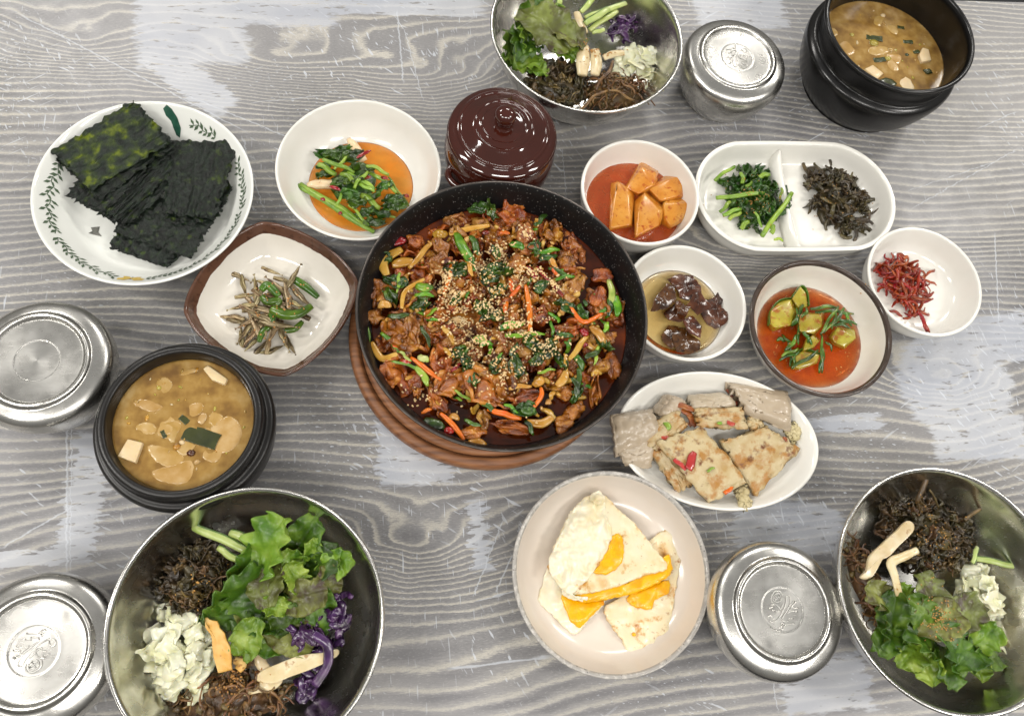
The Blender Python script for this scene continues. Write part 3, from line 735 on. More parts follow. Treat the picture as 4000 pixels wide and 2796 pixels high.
# covered rice bowls
def rice_bowl(c, label, emblem=None, rot=0.0):
    o = empty('rice_bowl', (c[0], c[1], 0), label, 'rice bowl', 'covered steel rice bowls')
    o.rotation_euler = (0, 0, rot)
    place('bowl_body', lathe_mesh('bowl_body', smooth_prof([(0, .15), (3.0, .15), (3.1, 0), (3.5, 0), (3.6, .3), (4.2, 1.0), (4.8, 2.3), (5.05, 3.5), (5.08, 4.0), (4.9, 4.02)], 4), 128, MT('steel_lid')), o)
    l = place('lid', lathe_mesh('lid', smooth_prof([(4.95, 3.72), (5.16, 3.72), (5.24, 3.85), (5.26, 4.25), (5.22, 4.75), (5.05, 5.2), (4.7, 5.5), (4.2, 5.68), (3.92, 5.76), (3.80, 5.9), (3.68, 6.0), (3.55, 6.0), (3.44, 5.9), (3.34, 5.78), (3.2, 5.74), (2.0, 5.72), (1.66, 5.72), (1.6, 5.69), (1.2, 5.69), (0, 5.69)], 4), 144, MT('steel_lid')), o)
    if emblem: place('embossed_mark', emblem, l)
    return o
ze = zoomer(2700, 2050, 2.293)
RB = (27.8, 2.74)
strokes = [[(870, 630), (850, 640), (845, 700), (810, 790), (765, 850), (720, 868), (688, 848), (690, 815), (720, 815), (742, 850)],
           [(725, 762), (790, 768), (812, 722), (825, 698)], [(712, 716), (745, 708), (790, 735), (803, 768), (765, 788)],
           [(870, 630), (888, 645), (880, 720), (842, 790), (812, 838), (832, 862), (880, 855)], [(940, 682), (905, 722), (862, 790), (890, 770), (952, 776)],
           [(925, 676), (880, 725)], [(905, 742), (962, 740)], [(868, 836), (912, 836)], [(800, 882), (832, 890), (795, 915), (815, 932), (850, 892), (925, 882)], [(698, 748), (732, 728)],
           [(772 + 36 * math.cos(i * .5236), 650 + 40 * math.sin(i * .5236)) for i in range(13)],
           [(772 + 56 * math.cos(i * .45 + 2.2), 652 + 62 * math.sin(i * .45 + 2.2)) for i in range(10)],
           [(750, 632), (795, 670)], [(752, 675), (792, 628)]]
V, Fc = [], []
for st in strokes:
    pts = [ze(x, y, 5.7) - Vector((RB[0], RB[1], 0)) for x, y in st]
    v, f = tube(curve_pts(pts, 3), .055, .8, 6); b = len(V); V += v; Fc += [tuple(i + b for i in q) for q in f]
EMB = mesh_from('embossed_mark', V, Fc, True, 'steel_lid')
rice_bowl(RB, 'covered steel rice bowl between the egg plate and a vegetable bowl', EMB)
rice_bowl((29.49, 54.57), 'covered steel rice bowl beside the tall black stone pot', EMB, math.radians(195))
rice_bowl((-25.24, -.17), 'covered steel rice bowl with raised character beside the bowl of white cabbage squares', EMB, math.radians(172))
rice_bowl((-29.01, 20.41), 'covered steel rice bowl with a smooth worn lid beside the stew pot')

# stone pots
POTL, POTR = (-17.35, 15.56), (45.35, 57.31)
dish('stone_pot', 'low black stone pot of soybean stew beside the anchovy plate', 'pot', POTL,
     smooth_prof([(0, 0), (4.5, 0), (4.8, .2), (5.6, 2.0), (6.2, 4.3), (6.46, 6.0), (6.44, 6.5), (6.25, 6.75), (5.95, 6.8), (5.82, 7.0), (5.84, 7.5), (5.72, 7.9), (5.45, 8.02), (5.2, 7.92), (5.08, 7.5), (4.98, 6.5), (4.7, 3.2), (3.6, 1.0), (0, .8)], 4), MT('stone_black'), group='black stone stew pots')
dish('stone_pot', 'tall-rimmed black stone pot of soybean stew beside a rice bowl', 'pot', POTR,
     smooth_prof([(0, 0), (5.6, 0), (6.1, .2), (7.3, 2.0), (7.9, 3.9), (8.05, 4.9), (7.95, 5.45), (7.6, 5.75), (7.3, 5.9), (7.22, 6.4), (7.35, 7.3), (7.55, 8.0), (7.72, 8.3), (7.7, 8.5), (7.5, 8.6), (7.3, 8.5), (7.12, 8.0), (6.98, 6.8), (6.8, 4.8), (6.5, 2.8), (5.4, 1.0), (0, .8)], 4), MT('stone_glazed'), group='black stone stew pots')

# ------------------------------------------------------------------ food shapes
def strip(p0, p1, w, flat=.5, arch=0.3, wig=0.0, taper=(.6, 1, .6), n=8, seg=10, seed=0, up=None):
    """a bent strip between two points (cm)"""
    p0, p1 = Vector(p0), Vector(p1); d = p1 - p0; side = Vector((-d.y, d.x, 0)); side = side.normalized() if side.length > 1e-6 else Vector((1, 0, 0))
    path, rad = [], []
    for i in range(seg + 1):
        t = i / seg
        q = p0.lerp(p1, t) + Vector((0, 0, arch * math.sin(math.pi * t))) + side * (wig * math.sin(t * 5 + seed) * math.sin(math.pi * t)) \
            + Vector((0, 0, .12 * w * nz3(t * 4, seed)))
        path.append(q)
        k = taper[0] + (taper[1] - taper[0]) * min(1, t / .3) if t < .5 else taper[2] + (taper[1] - taper[2]) * min(1, (1 - t) / .3)
        rad.append(w / 2 * k * (1 + .12 * nz3(t * 5, seed + 9)))
    return tube(path, rad, flat, n, up or Vector((0, 0, 1)))
def part(name, vf, m, parent=None, M=None, smooth=True):
    return place(name, mesh_from(name, vf[0], vf[1], smooth, m), parent, M)
def curl_strip(L, w, flat, seed, bend=1.0, seg=10, n=6):
    """free wavy strip centred on the origin, for piles"""
    path, rad = [], []
    a = 0.0; p = Vector((0, 0, 0)); h = Vector((1, 0, 0)); st = L / seg
    for i in range(seg + 1):
        path.append(p.copy()); t = i / seg
        rad.append(w / 2 * (.35 + .65 * math.sin(math.pi * (.12 + .8 * t))) * (1 + .3 * nz3(t * 6, seed * 3.1)))
        yaw = bend * 1.3 * nz3(t * 2.2 + seed * 5.7, 1.3); pit = bend * .9 * nz3(t * 2.5 + seed * 2.3, 7.7)
        h = (Matrix.Rotation(yaw, 3, 'Z') @ Matrix.Rotation(pit, 3, 'Y')) @ h
        p = p + h * st
    c = sum(path, Vector()) / len(path); path = [q - c for q in path]
    return tube(path, rad, flat, n)
def crumple(L, W, seed, amp=.35, th=.05, nu=9, nv=9):
    """small wilted leaf, folded and wrinkled"""
    def fn(u, v):
        a, b = (u - .5) * 2, (v - .5)
        w = W / 2 * max(.12, math.sin(math.pi * (.1 + .85 * v)) ** .7) * (1 + .25 * nz3(v * 7, seed))
        o = seed * 3.7
        return (a * w * (1 - .35 * abs(nz3(v * 2, o))) + amp * .7 * nz3(u * 3 + o, v * 3), b * L + amp * .8 * nz3(u * 2.5, v * 3 + o),
                amp * 1.6 * nz3(u * 3.2 + o, v * 3.6, 3) + amp * .5 * abs(a) ** 1.5)
    return sheet(nu, nv, fn, th)
def square_piece(L, W, seed, th=.09):
    k1, k2 = .5 * nz3(seed * 3.3, 1), .5 * nz3(seed * 5.1, 2)
    def fn(u, v):
        a, b = u - .5, v - .5
        j = .12 * nz3(u * 5 + seed * 7, v * 5)
        return (a * W * (1 + .25 * nz3(v * 3, seed)) + j, b * L * (1 + .2 * nz3(u * 3, seed + 5)) + j, k1 * a * a * W * 2.2 + k2 * b * b * L * 1.8 + .22 * nz3(u * 2.2 + seed * 9, v * 2.2))
    return sheet(9, 9, fn, th)
def lettuce_leaf(L, W, seed, ruffle=.35, curl=.5, bend=.25, th=.05, nu=16, nv=18):
    def fn(u, v):
        a = (u - .5) * 2; o = seed * 5.3
        pr = math.sin(math.pi * (.07 + .82 * v)) ** .55 * (1 + .16 * nz3(v * 5, o))
        e = abs(a) ** 2.2
        z = curl * W * .35 * a * a + ruffle * (e + .7 * max(0, v - .7) * 2) * math.sin(v * 22 + o + a * 2 + 3 * nz3(v * 3, a + o)) * (.6 + .8 * abs(nz3(v * 4, o))) + bend * L * math.sin(math.pi * v) + .25 * nz3(u * 2.5 + o, v * 3, o) + .10 * nz3(u * 7 + o, v * 8, o) - .12 * math.exp(-(a * 8) ** 2) + .07 * max(0, math.cos(6.283 * (v * 6 - abs(a) * 2.2))) ** 5
        return (a * W / 2 * pr + .18 * e * nz3(v * 9, o + a), (v - .5) * L + .15 * nz3(u * 3, v * 4 + o), z)
    return sheet(nu, nv, fn, th)
_vc = {}
def variants(key, n, fn, m):
    if key not in _vc: _vc[key] = [mesh_from(key.split('|')[0], *fn(i), True, m) for i in range(n)]
    return _vc[key]
def pile(parent, name, meshes, n, c, rad, rot=0.0, z0=0.0, h=1.0, sc=(.8, 1.2), tilt=.5, low=.35, zrot=None, power=2.0, edge=1.0):
    """scatter copies of the meshes through a dome-shaped heap (coordinates local to parent)"""
    for i in range(n):
        r, a = math.sqrt(U(0, edge)), U(0, 2 * math.pi)
        x, y = r * math.cos(a) * rad[0], r * math.sin(a) * rad[1]
        X, Y = c[0] + x * math.cos(rot) - y * math.sin(rot), c[1] + x * math.sin(rot) + y * math.cos(rot)
        z = z0 + h * (1 - r ** power) * U(low, 1.0)
        place(name, random.choice(meshes), parent, TR((X, Y, z), (U(-tilt, tilt), U(-tilt, tilt), U(0, 6.283) if zrot is None else zrot + U(-.5, .5)), U(*sc)))
def core(parent, name, c, rad, rot, z0, h, m, seed=1):
    """bumpy packed middle of a heap"""
    V, Fc = blob((rad[0], rad[1], h), .25, 1.6, seed, 3, .25, .12)
    ob = part(name, (V, Fc), m, parent, TR((c[0], c[1], z0), (0, 0, rot)))
    ob['kind'] = 'stuff'; return ob
SEEDS = []
def seeds(parent, pts, m='sesame', size=.16, name='sesame_seeds'):
    SEEDS.append((parent, pts, m, size, name))
def around(c, rad, n):
    out = []
    for _ in range(n):
        r, a = abs(random.gauss(0, .5)), U(0, 6.283); out.append((c[0] + rad * r * math.cos(a), c[1] + rad * r * math.sin(a)))
    return out

# ---------------------------------------------------------------- nori
NQ = [('nori', [(765, 1195), (900, 850), (1490, 1010), (1165, 1338)], (1.5, 1.7, 1.9, 1.5), 'torn dark seaweed sheet lowest in the fan, its corner near the printed butterfly'),
      ('nori', [(800, 1085), (960, 800), (1515, 965), (1335, 1275)], (1.8, 2.0, 2.2, 1.8), 'dark seaweed sheet lying second from the bottom of the fan'),
      ('nori', [(1200, 720), (1300, 480), (1628, 770), (1512, 1000)], (2.1, 2.3, 2.6, 2.3), 'dark seaweed sheet peeping out at the side of the fan by the rim vine'),
      ('nori', [(1120, 955), (1195, 450), (1668, 455), (1500, 995)], (2.6, 2.9, 3.5, 2.7), 'dark crinkled seaweed sheet on top of the half fan beside the kimchi bowl'),
      ('nori', [(700, 965), (1100, 540), (1340, 640), (890, 1050)], (2.2, 2.7, 2.6, 2.1), 'black seaweed sheet deep in the fold of the fan'),
      ('nori', [(720, 955), (1130, 520), (1300, 610), (800, 1030)], (2.6, 3.1, 2.7, 2.4), 'black seaweed sheet in the fold, one up from the deepest'),
      ('nori', [(470, 835), (740, 480), (1225, 515), (705, 968)], (2.7, 3.4, 3.2, 2.6), 'dark seaweed sheet with a corner sticking out toward the plate floor'),
      ('nori', [(400, 590), (880, 250), (1235, 478), (690, 860)], (3.5, 4.2, 3.6, 3.0), 'seaweed sheet just under the greenest sheet'),
      ('nori_green', [(360, 530), (935, 170), (1212, 455), (640, 800)], (3.9, 4.7, 3.9, 3.4), 'yellow-green mottled seaweed sheet on top of the fan')]
for i, (m, q, zs, lb) in enumerate(NQ):
    C = [zn(x, y, z) for (x, y), z in zip(q, zs)]
    c = sum(C, Vector()) / 4; C = [p - c for p in C]
    def fn(u, v, C=C, i=i):
        p = C[0].lerp(C[1], u).lerp(C[3].lerp(C[2], u), v)
        e = min(u, 1 - u, v, 1 - v)
        # crinkles run along one side of the sheet
        p.z += .32 * (.5 - abs(nz3(v * 6 + i * 5 + .4 * nz3(u * 4, v * 3, 2), u * 2.2, i))) + .10 * nz3(v * 13 + i, u * 5, 7) + .16 * nz3(u * 2 + i, v * 2, 4) + .05 * nz3(u * 14, v * 14, i)
        p.z += .09 * nz3(u * 17 + i, v * 17, 2)
        if e < .03: p += Vector((nz3(u * 13, v * 13, i) + .6 * nz3(u * 29, v * 29, i), nz3(u * 13 + 9, v * 13, i), 0)) * .36
        return p
    V, Fc = sheet(54, 46, fn, .02)
    o = part('seaweed_sheet', (V, Fc), m, None, TR(c)); tag(o, lb, 'seaweed', 'roasted seaweed sheets')

# ---------------------------------------------------------------- young radish greens in the white bowl
zg = zoomer(1000, 300, 2.2925)
liquid('kimchi_broth', 'orange kimchi broth pooled in the white bowl', 'broth', (-6.36, 40.12), 1.22, 4.72, 'kimchi_broth', .75)
gk = empty('radish_greens', (-6.4, 39.6, .9), 'heap of pickled young radish greens in orange broth', 'kimchi')
core(gk, 'packed_greens', local(gk, zg(880, 950, 1.4))[:2], (2.2, 2.0), .3, .3, .8, 'leaf_dark', 3)
for (a, b, w, zz, m) in [((340, 960), (1060, 1390), .62, 1.7, 'stem_green'), ((400, 960), (960, 1320), .5, 1.9, 'stem_green'), ((560, 790), (720, 880), .55, 2.3, 'stem_green'),
        ((600, 740), (880, 860), .42, 2.9, 'stem_green'), ((820, 860), (1060, 1010), .5, 2.8, 'stem_green'), ((1010, 850), (1260, 1040), .42, 2.4, 'stem_green'),
        ((980, 800), (1190, 880), .4, 2.8, 'stem_green'), ((930, 1060), (1110, 1180), .62, 2.3, 'stem_green'), ((830, 1150), (1010, 1330), .28, 2.3, 'stem_green'),
        ((1190, 900), (1370, 1160), .22, 1.8, 'stem_green'), ((760, 870), (900, 960), .5, 3.0, 'stem_green'), ((880, 1000), (1000, 850), .35, 3.2, 'stem_green'),
        ((720, 1150), (800, 1000), .3, 2.6, 'stem_green'), ((920, 960), (1060, 1030), .36, 3.1, 'stem_green'), ((700, 830), (840, 700), .3, 2.6, 'stem_green'), ((1060, 1280), (1250, 1260), .3, 1.6, 'stem_green')]:
    part('stem', strip(local(gk, zg(*a, zz)), local(gk, zg(*b, zz)), w, .8, .25, .15, (.85, 1, .7), seed=a[0]), m, gk)
lv = variants('leaf|gk', 6, lambda i: crumple(1.9, 1.0, i + 2, .4), 'leaf_dark')
for (x, y, zz) in [(640, 720, 2.0), (610, 800, 2.1), (780, 650, 2.2), (860, 720, 2.6), (830, 1050, 2.8), (900, 1130, 2.6), (980, 1220, 2.3), (1060, 1310, 2.0), (1230, 1100, 2.2), (1150, 980, 2.6), (880, 930, 3.2), (740, 940, 2.8), (1090, 1230, 2.0), (1240, 1160, 2.0), (960, 820, 2.9), (700, 700, 2.2), (1040, 1080, 2.6), (620, 880, 1.8)]:
    place('leaf', random.choice(lv), gk, TR(local(gk, zg(x, y, zz)), (U(-.5, .5), U(-.5, .5), U(-2.6, -1.7) + 3.9), U(.8, 1.3)))
for (a, b, w) in [((830, 560), (960, 760), .95), ((460, 970), (720, 970), .9)]:
    part('radish_root', strip(local(gk, zg(*a, 2.1)), local(gk, zg(*b, 1.9)), w, .75, .15, 0, (.45, 1, .95), n=12), 'radish_root', gk)
for (a, b) in [((900, 730), (1030, 660)), ((960, 910), (1030, 900)), ((1120, 900), (1180, 920)), ((660, 980), (760, 1020)), ((690, 780), (730, 800)), ((740, 1220), (770, 1230)), ((580, 1090), (620, 1110)), ((1330, 1060), (1370, 1080))]:
    part('chili_piece', strip(local(gk, zg(*a, 2.9 if a[1] < 1000 else 2.1)), local(gk, zg(*b, 3.1 if a[1] < 1000 else 2.2)), .38, .5, .1, 0, (.5, 1, .3)), 'chili_red', gk)

# ---------------------------------------------------------------- radish chunks
zr = zoomer(2200, 500, 1.7007)
liquid('red_sauce', 'red kimchi sauce in the small white bowl', 'sauce', (19.34, 39.73), 1.55, 4.76, 'red_broth', 1.2)
for (q, top, lb) in [([(420, 390), (520, 225), (625, 290), (620, 400), (500, 435)], 2.6, 'orange radish chunk with a pointed tip away from the pan'),
                     ([(575, 400), (680, 320), (815, 300), (818, 460), (650, 480)], 2.8, 'broad orange radish chunk beside the two-part dish'),
                     ([(312, 665), (322, 380), (365, 362), (468, 430), (455, 640)], 3.0, 'tall orange radish chunk nearest the pan'),
                     ([(485, 715), (475, 500), (545, 425), (682, 540), (640, 640)], 3.2, 'five-sided orange radish chunk with a sharp ridge'),
                     ([(665, 500), (730, 455), (845, 490), (830, 600), (720, 655), (650, 620)], 2.7, 'orange radish chunk with a rough reddish end')]:
    base = [zr(x, y, 1.5) for x, y in q]; c = sum(base, Vector()) / len(base)
    pts = [(p - c) * 1.12 for p in base] + [(p - c) * 1.0 + Vector((0, 0, -.9)) for p in base]
    for k, p in enumerate(base):
        f = .98 if k % 2 == 0 else .66
        pts.append((zr(*q[k], top) - c - (zr(sum(a for a, b in q) / len(q), sum(b for a, b in q) / len(q), top) - c)) * f + (zr(sum(a for a, b in q) / len(q), sum(b for a, b in q) / len(q), top) - c) + Vector((0, 0, U(-.35, .1))))
    me = hull_mesh('radish_chunk', pts, .12, MATS['radish_kimchi'])
    o = place('radish_chunk', me, None, TR(c)); tag(o, lb, 'radish', 'chunks of radish kimchi')

# ---------------------------------------------------------------- divided dish
gl = variants('leaf|dg', 7, lambda i: crumple(1.7, 1.0, i + 20, .45), 'namul_green')
nd_ = empty('green_namul', P(1690, 450, .62), 'heap of seasoned green leaves and stems in the two-part dish', 'greens')
core(nd_, 'packed_leaves', (0, 0), (2.5, 3.0), .3, .1, .7, 'namul_green', 5)
pile(nd_, 'leaf', gl, 62, (0, 0), (3.3, 3.7), .35, .25, 1.3, (.6, 1.05), .7)
for (a, b, w) in [((1005, 350), (1140, 255), .38), ((1015, 465), (1340, 435), .5), ((1180, 300), (1190, 370), .45), ((1320, 720), (1520, 430), .5), ((1060, 580), (1180, 540), .45), ((1180, 670), (1230, 620), .5), ((1210, 390), (1290, 350), .38),
                  ((1380, 700), (1400, 650), .5), ((1400, 740), (1460, 750), .3), ((1040, 560), (1110, 490), .4), ((1300, 330), (1370, 310), .5), ((1100, 610), (1180, 560), .4), ((1270, 560), (1320, 660), .3), ((1440, 470), (1450, 400), .3)]:
    part('stem', strip(local(nd_, zr(*a, 1.9)), local(nd_, zr(*b, 2.0)), w, .7, .15, .1, (.9, 1, .8), seed=a[0]), 'stem_green', nd_)
seeds(nd_, around(P(1690, 450, 2)[:2], 3.6, 120), 'sesame_toasted', .14)
dl = variants('wilted_leaf|dd', 8, lambda i: curl_strip(2.6, .42, .35, i + 3, .9), 'namul_dark')
dl2 = variants('wilted_leaf|de', 5, lambda i: crumple(1.3, .8, i + 40, .4), 'namul_dark')
nk = empty('dark_namul', P(1872, 455, .62), 'heap of dark wilted seasoned greens in the two-part dish', 'greens')
core(nk, 'packed_leaves', (.2, 0), (2.3, 3.0), -.5, .1, .8, 'namul_dark', 6)
pile(nk, 'wilted_leaf', dl, 75, (.1, 0), (3.1, 4.1), .45, .25, 1.6, (.7, 1.25), .5)
pile(nk, 'wilted_leaf', dl2, 36, (.1, 0), (3.0, 4.0), .45, .25, 1.5, (.7, 1.2), .7)
seeds(nk, around(P(1872, 455, 2)[:2], 3.4, 30), 'sesame_toasted', .12)

# ---------------------------------------------------------------- brown pickled slices
zm = zoomer(2400, 850, 1.5307)
liquid('soy_broth', 'clear amber soy liquid under the brown pickled slices', 'broth', (23.08, 29.12), .80, 4.2, 'soy_broth', .42)
for (q, zz, til, lb) in [([(320, 360), (400, 328), (470, 345), (515, 410), (515, 450), (440, 500), (400, 490), (370, 420)], 1.7, .1, 'half-moon reddish brown pickled slice on the far side'),
        ([(215, 560), (240, 480), (320, 390), (360, 410), (372, 490), (300, 555)], 1.6, .1, 'brown leaf-shaped pickled slice toward the pan'),
        ([(440, 520), (480, 440), (520, 450), (575, 540), (500, 580)], 2.1, .2, 'light brown pickled slice with a pale centre on the heap top'),
        ([(500, 560), (560, 490), (600, 470), (650, 415), (660, 470), (640, 540), (682, 560), (670, 630), (600, 672), (540, 650)], 1.3, -.1, 'large dark crinkled pickled slice toward the cucumber dish'),
        ([(300, 560), (390, 490), (440, 560), (400, 630), (320, 610)], 1.5, .2, 'dark brown pickled slice in the heap middle'),
        ([(405, 610), (470, 580), (530, 640), (520, 715), (440, 690)], 1.8, -.2, 'dark brown folded pickled slice below the pale-centred one'),
        ([(285, 700), (330, 640), (380, 650), (390, 740), (340, 790), (295, 750)], 1.1, .1, 'dark glossy pickled slice at the liquid edge'),
        ([(345, 700), (380, 648), (430, 655), (450, 690), (510, 740), (510, 800), (440, 822), (370, 800)], 1.4, .1, 'brown ruffled pickled slice toward the pancake plate'),
        ([(370, 520), (380, 490), (450, 540), (430, 590), (380, 570)], 2.2, .3, 'small curled brown pickled slice on top of the heap')]:
    pts = [zm(x, y, zz) for x, y in q]; c = sum(pts, Vector()) / len(pts)
    V, Fc = slab([(p - c) for p in pts], .10, lambda x, y, t=til, s=zz: t * x - .12 * y + .22 * nz3(x * .8 + s * 9, y * .8, s * 3) + .03 * math.sin(math.atan2(y, x) * 15), edge=.03, wob=.05, wfreq=2.5, sub=1, jag=.14, rings=9, seed=zz * 3)
    o = part('pickled_slice', (V, Fc), 'pickled_slice', None, TR(c + Vector((0, 0, -.1)))); tag(o, lb, 'pickle', 'brown pickled slices')

# ---------------------------------------------------------------- cucumber kimchi
liquid('chili_broth', 'oily red chili broth in the brown-rimmed dish', 'broth', (35.31, 27.06), 1.38, 5.05, 'cucumber_broth', .85)
for (q, top, skin, lb) in [([(925, 640), (935, 560), (985, 500), (1060, 490), (1088, 560), (1060, 640), (950, 672)], 2.4, 1, 'round-cut cucumber chunk with green skin and chili flakes'),
        ([(1095, 630), (1115, 570), (1250, 575), (1240, 650), (1195, 700), (1110, 680)], 2.9, 0, 'square cucumber chunk on top of the chives'),
        ([(1060, 480), (1110, 415), (1145, 450), (1155, 530), (1100, 545)], 2.7, 1, 'wedge of cucumber standing skin side up'),
        ([(1290, 710), (1330, 655), (1430, 670), (1440, 720), (1375, 780), (1310, 745)], 2.2, 0, 'cucumber chunk with sesame toward the red strips dish'),
        ([(1125, 800), (1150, 720), (1190, 695), (1228, 735), (1190, 780)], 2.6, 0, 'triangular orange-stained cucumber chunk under the chives'),
        ([(1070, 900), (1080, 820), (1130, 790), (1225, 820), (1210, 870), (1110, 905)], 2.1, 1, 'flat cucumber chunk partly hidden under chives toward the pancake plate')]:
    base = [zm(x, y, 1.4) for x, y in q]; c = sum(base, Vector()) / len(base); up = zm(sum(a for a, b in q) / len(q), sum(b for a, b in q) / len(q), top) - c
    pts = [(p - c) * 1.1 for p in base] + [(p - c) * .95 + Vector((0, 0, -.7)) for p in base] + [(p - c) * (.98 if k % 2 else .86) + up + Vector((0, 0, U(-.15, .1))) for k, p in enumerate(base)]
    o = place('cucumber_chunk', hull_mesh('cucumber_chunk', pts, .08, MATS['cucumber_flesh']), None, TR(c)); tag(o, lb, 'cucumber', 'chunks of cucumber kimchi')
    if skin:
        ed = [(p - c) * 1.02 + up * .35 for p in base[:4]]
        part('green_skin', tube(curve_pts(ed, 3), .09, 4.5, 8), 'cucumber_skin', o)
ch = empty('chives', zm(1180, 700, 1.3), 'tangle of dark chives strewn over the cucumber', 'chives')
for (a, b, z0, z1) in [((1000, 700), (1060, 760), 1.6, 1.9), ((985, 855), (1110, 800), 1.8, 2.2), ((1000, 830), (1100, 780), 2, 2.3), ((1090, 540), (1100, 760), 2.6, 2.3), ((1130, 520), (1060, 640), 2.9, 2.2), ((1170, 545), (1340, 540), 2.6, 2.4), ((1200, 565), (1430, 575), 2.4, 2.0),
        ((1340, 530), (1230, 700), 2.9, 2.7), ((1375, 540), (1250, 690), 2.7, 2.6), ((1360, 560), (1420, 650), 2.2, 1.9), ((1240, 700), (1240, 930), 2.4, 1.6), ((1240, 760), (1225, 930), 2.0, 1.6), ((1260, 740), (1300, 800), 2, 1.8), ((1060, 900), (1220, 790), 2.4, 2.5), ((1040, 740), (1050, 890), 1.9, 1.8),
        ((1110, 650), (1180, 760), 2.7, 2.6), ((970, 735), (1020, 735), 1.6, 1.6), ((1300, 640), (1410, 660), 2.4, 2.3), ((1310, 600), (1450, 640), 2.5, 1.9), ((1060, 650), (1100, 580), 2.3, 3.0), ((1080, 820), (1070, 900), 2.3, 2.0), ((1320, 560), (1300, 670), 3.0, 2.6), ((1020, 800), (1090, 700), 2.1, 2.4), ((1150, 540), (1120, 600), 3.1, 3.0), ((1130, 690), (1160, 750), 3.0, 2.8)]:
    part('chive', strip(local(ch, zm(*a, z0)), local(ch, zm(*b, z1)), U(.26, .4), .4, .2, .15, (.6, 1, .5), n=6, seed=a[1]), 'chive', ch)
seeds(ch, [tuple(zm(U(900, 1450), U(450, 930), 1.6)[:2]) for _ in range(70)], 'sesame_toasted', .15)

# ---------------------------------------------------------------- red shredded strips
rs = empty('red_strips', zm(1720, 430, .55), 'clump of shredded chili-red seasoned strips in a white dish', 'dried squid')
rv = variants('shred|rs', 8, lambda i: curl_strip(2.4, .38, .6, i + 60, .8), 'red_shred')
core(rs, 'packed_shreds', (0, .2), (1.4, 2.0), .2, .2, .8, 'red_shred', 8)
pile(rs, 'shred', rv, 95, (-.1, .25), (2.1, 3.2), .35, .3, 1.5, (.6, 1.15), .5)
for (a, b, w) in [((1810, 560), (1870, 685), .42), ((1830, 600), (1885, 690), .34), ((1620, 240), (1650, 275), .14), ((1860, 350), (1915, 310), .3), ((1850, 370), (1925, 405), .28), ((1870, 400), (1880, 460), .12), ((1570, 400), (1620, 420), .3), ((1740, 420), (1800, 300), .35), ((1690, 215), (1740, 260), .4), ((1720, 240), (1760, 250), .4), ((1640, 560), (1720, 590), .35)]:
    part('shred', strip(local(rs, zm(*a, 1.2)), local(rs, zm(*b, 1.0)), w, .6, .2, .12, (.6, 1, .5), seed=a[0]), 'red_shred', rs)

# ---------------------------------------------------------------- pancakes and buckwheat rolls
zp = zoomer(2300, 1400, 2.296)
def cake(name, m, q, zs, th, label, cat, group, seed, wob=.14, roll=0.0, bits=(), edgej=.10):
    C = [zp(x, y, z) for (x, y), z in zip(q, zs)]; c = sum(C, Vector()) / 4; C = [p - c for p in C]
    def fn(u, v):
        p = C[0].lerp(C[1], u).lerp(C[3].lerp(C[2], u), v)
        e = min(u, 1 - u, v, 1 - v)
        p.z += wob * 1.3 * nz3(u * 3 + seed, v * 3, seed) + wob * .8 * nz3(u * 8 + seed, v * 8, seed) + roll * math.sin(math.pi * v) * .5
        if e < .05: p += Vector((nz3(u * 8 + seed, v * 8), nz3(u * 8, v * 8 + seed), 0)) * edgej * (1 if roll else 2.4); p.z -= th * .25
        if roll and e < .08: p.z -= .12
        return p
    o = part(name, sheet(26, 26, fn, th), m, None, TR(c)); tag(o, label, cat, group)
    for (x0, y0, x1, y1, w, z, bm) in bits:
        part({'pepper_bit': 'pepper_piece', 'stem_green': 'green_piece', 'carrot': 'carrot_piece', 'crepe_filling': 'filling'}[bm], strip(zp(x0, y0, z) - c, zp(x1, y1, z) - c, w, .28, .03, .08, (.95, 1, .6), seed=x0), bm, o)
    return o
RG, PG = 'buckwheat crepe rolls', 'savoury pancakes on the oval plate'
cake('crepe_roll', 'buckwheat_crepe', [(195, 510), (560, 465), (640, 700), (240, 880)], (2.9, 2.6, 2.3, 2.4), .5, 'grey buckwheat roll hanging over the plate rim toward the pan', 'crepe', RG, 3, roll=.9, bits=())
cake('crepe_roll', 'buckwheat_crepe', [(230, 820), (600, 690), (550, 975), (330, 950)], (2.3, 2.2, 1.9, 2.2), .45, 'lower fold of grey buckwheat crepe drooping off the plate toward the egg plate', 'crepe', RG, 13, roll=.8)
cake('crepe_roll', 'buckwheat_crepe', [(575, 480), (690, 335), (870, 400), (760, 560)], (1.9, 1.8, 2.0, 2.3), .6, 'short grey buckwheat roll spilling orange filling', 'crepe', RG, 5, roll=.9,
     bits=[(780, 410, 960, 460, .55, 2.6, 'garlic_bit' if False else 'crepe_filling'), (880, 480, 960, 610, .6, 2.2, 'crepe_filling'), (820, 440, 930, 520, .5, 2.3, 'crepe_filling'), (900, 560, 930, 600, .5, 2.0, 'crepe_filling')])
cake('crepe_roll', 'buckwheat_crepe', [(885, 350), (1200, 330), (1330, 440), (920, 480)], (1.8, 1.7, 2.0, 2.4), .7, 'grey buckwheat roll partly under a small pancake', 'crepe', RG, 7, roll=.8)
cake('crepe_roll', 'buckwheat_crepe', [(1230, 235), (1780, 315), (1800, 640), (1400, 470)], (2.0, 2.2, 2.0, 2.3), .8, 'large folded grey buckwheat roll toward the cucumber dish', 'crepe', RG, 9, roll=.9,
     bits=[(1250, 270, 1340, 420, .55, 1.75, 'crepe_filling'), (1340, 430, 1400, 460, .3, 2.0, 'stem_green'), (1270, 330, 1380, 450, .5, 1.5, 'crepe_filling')])
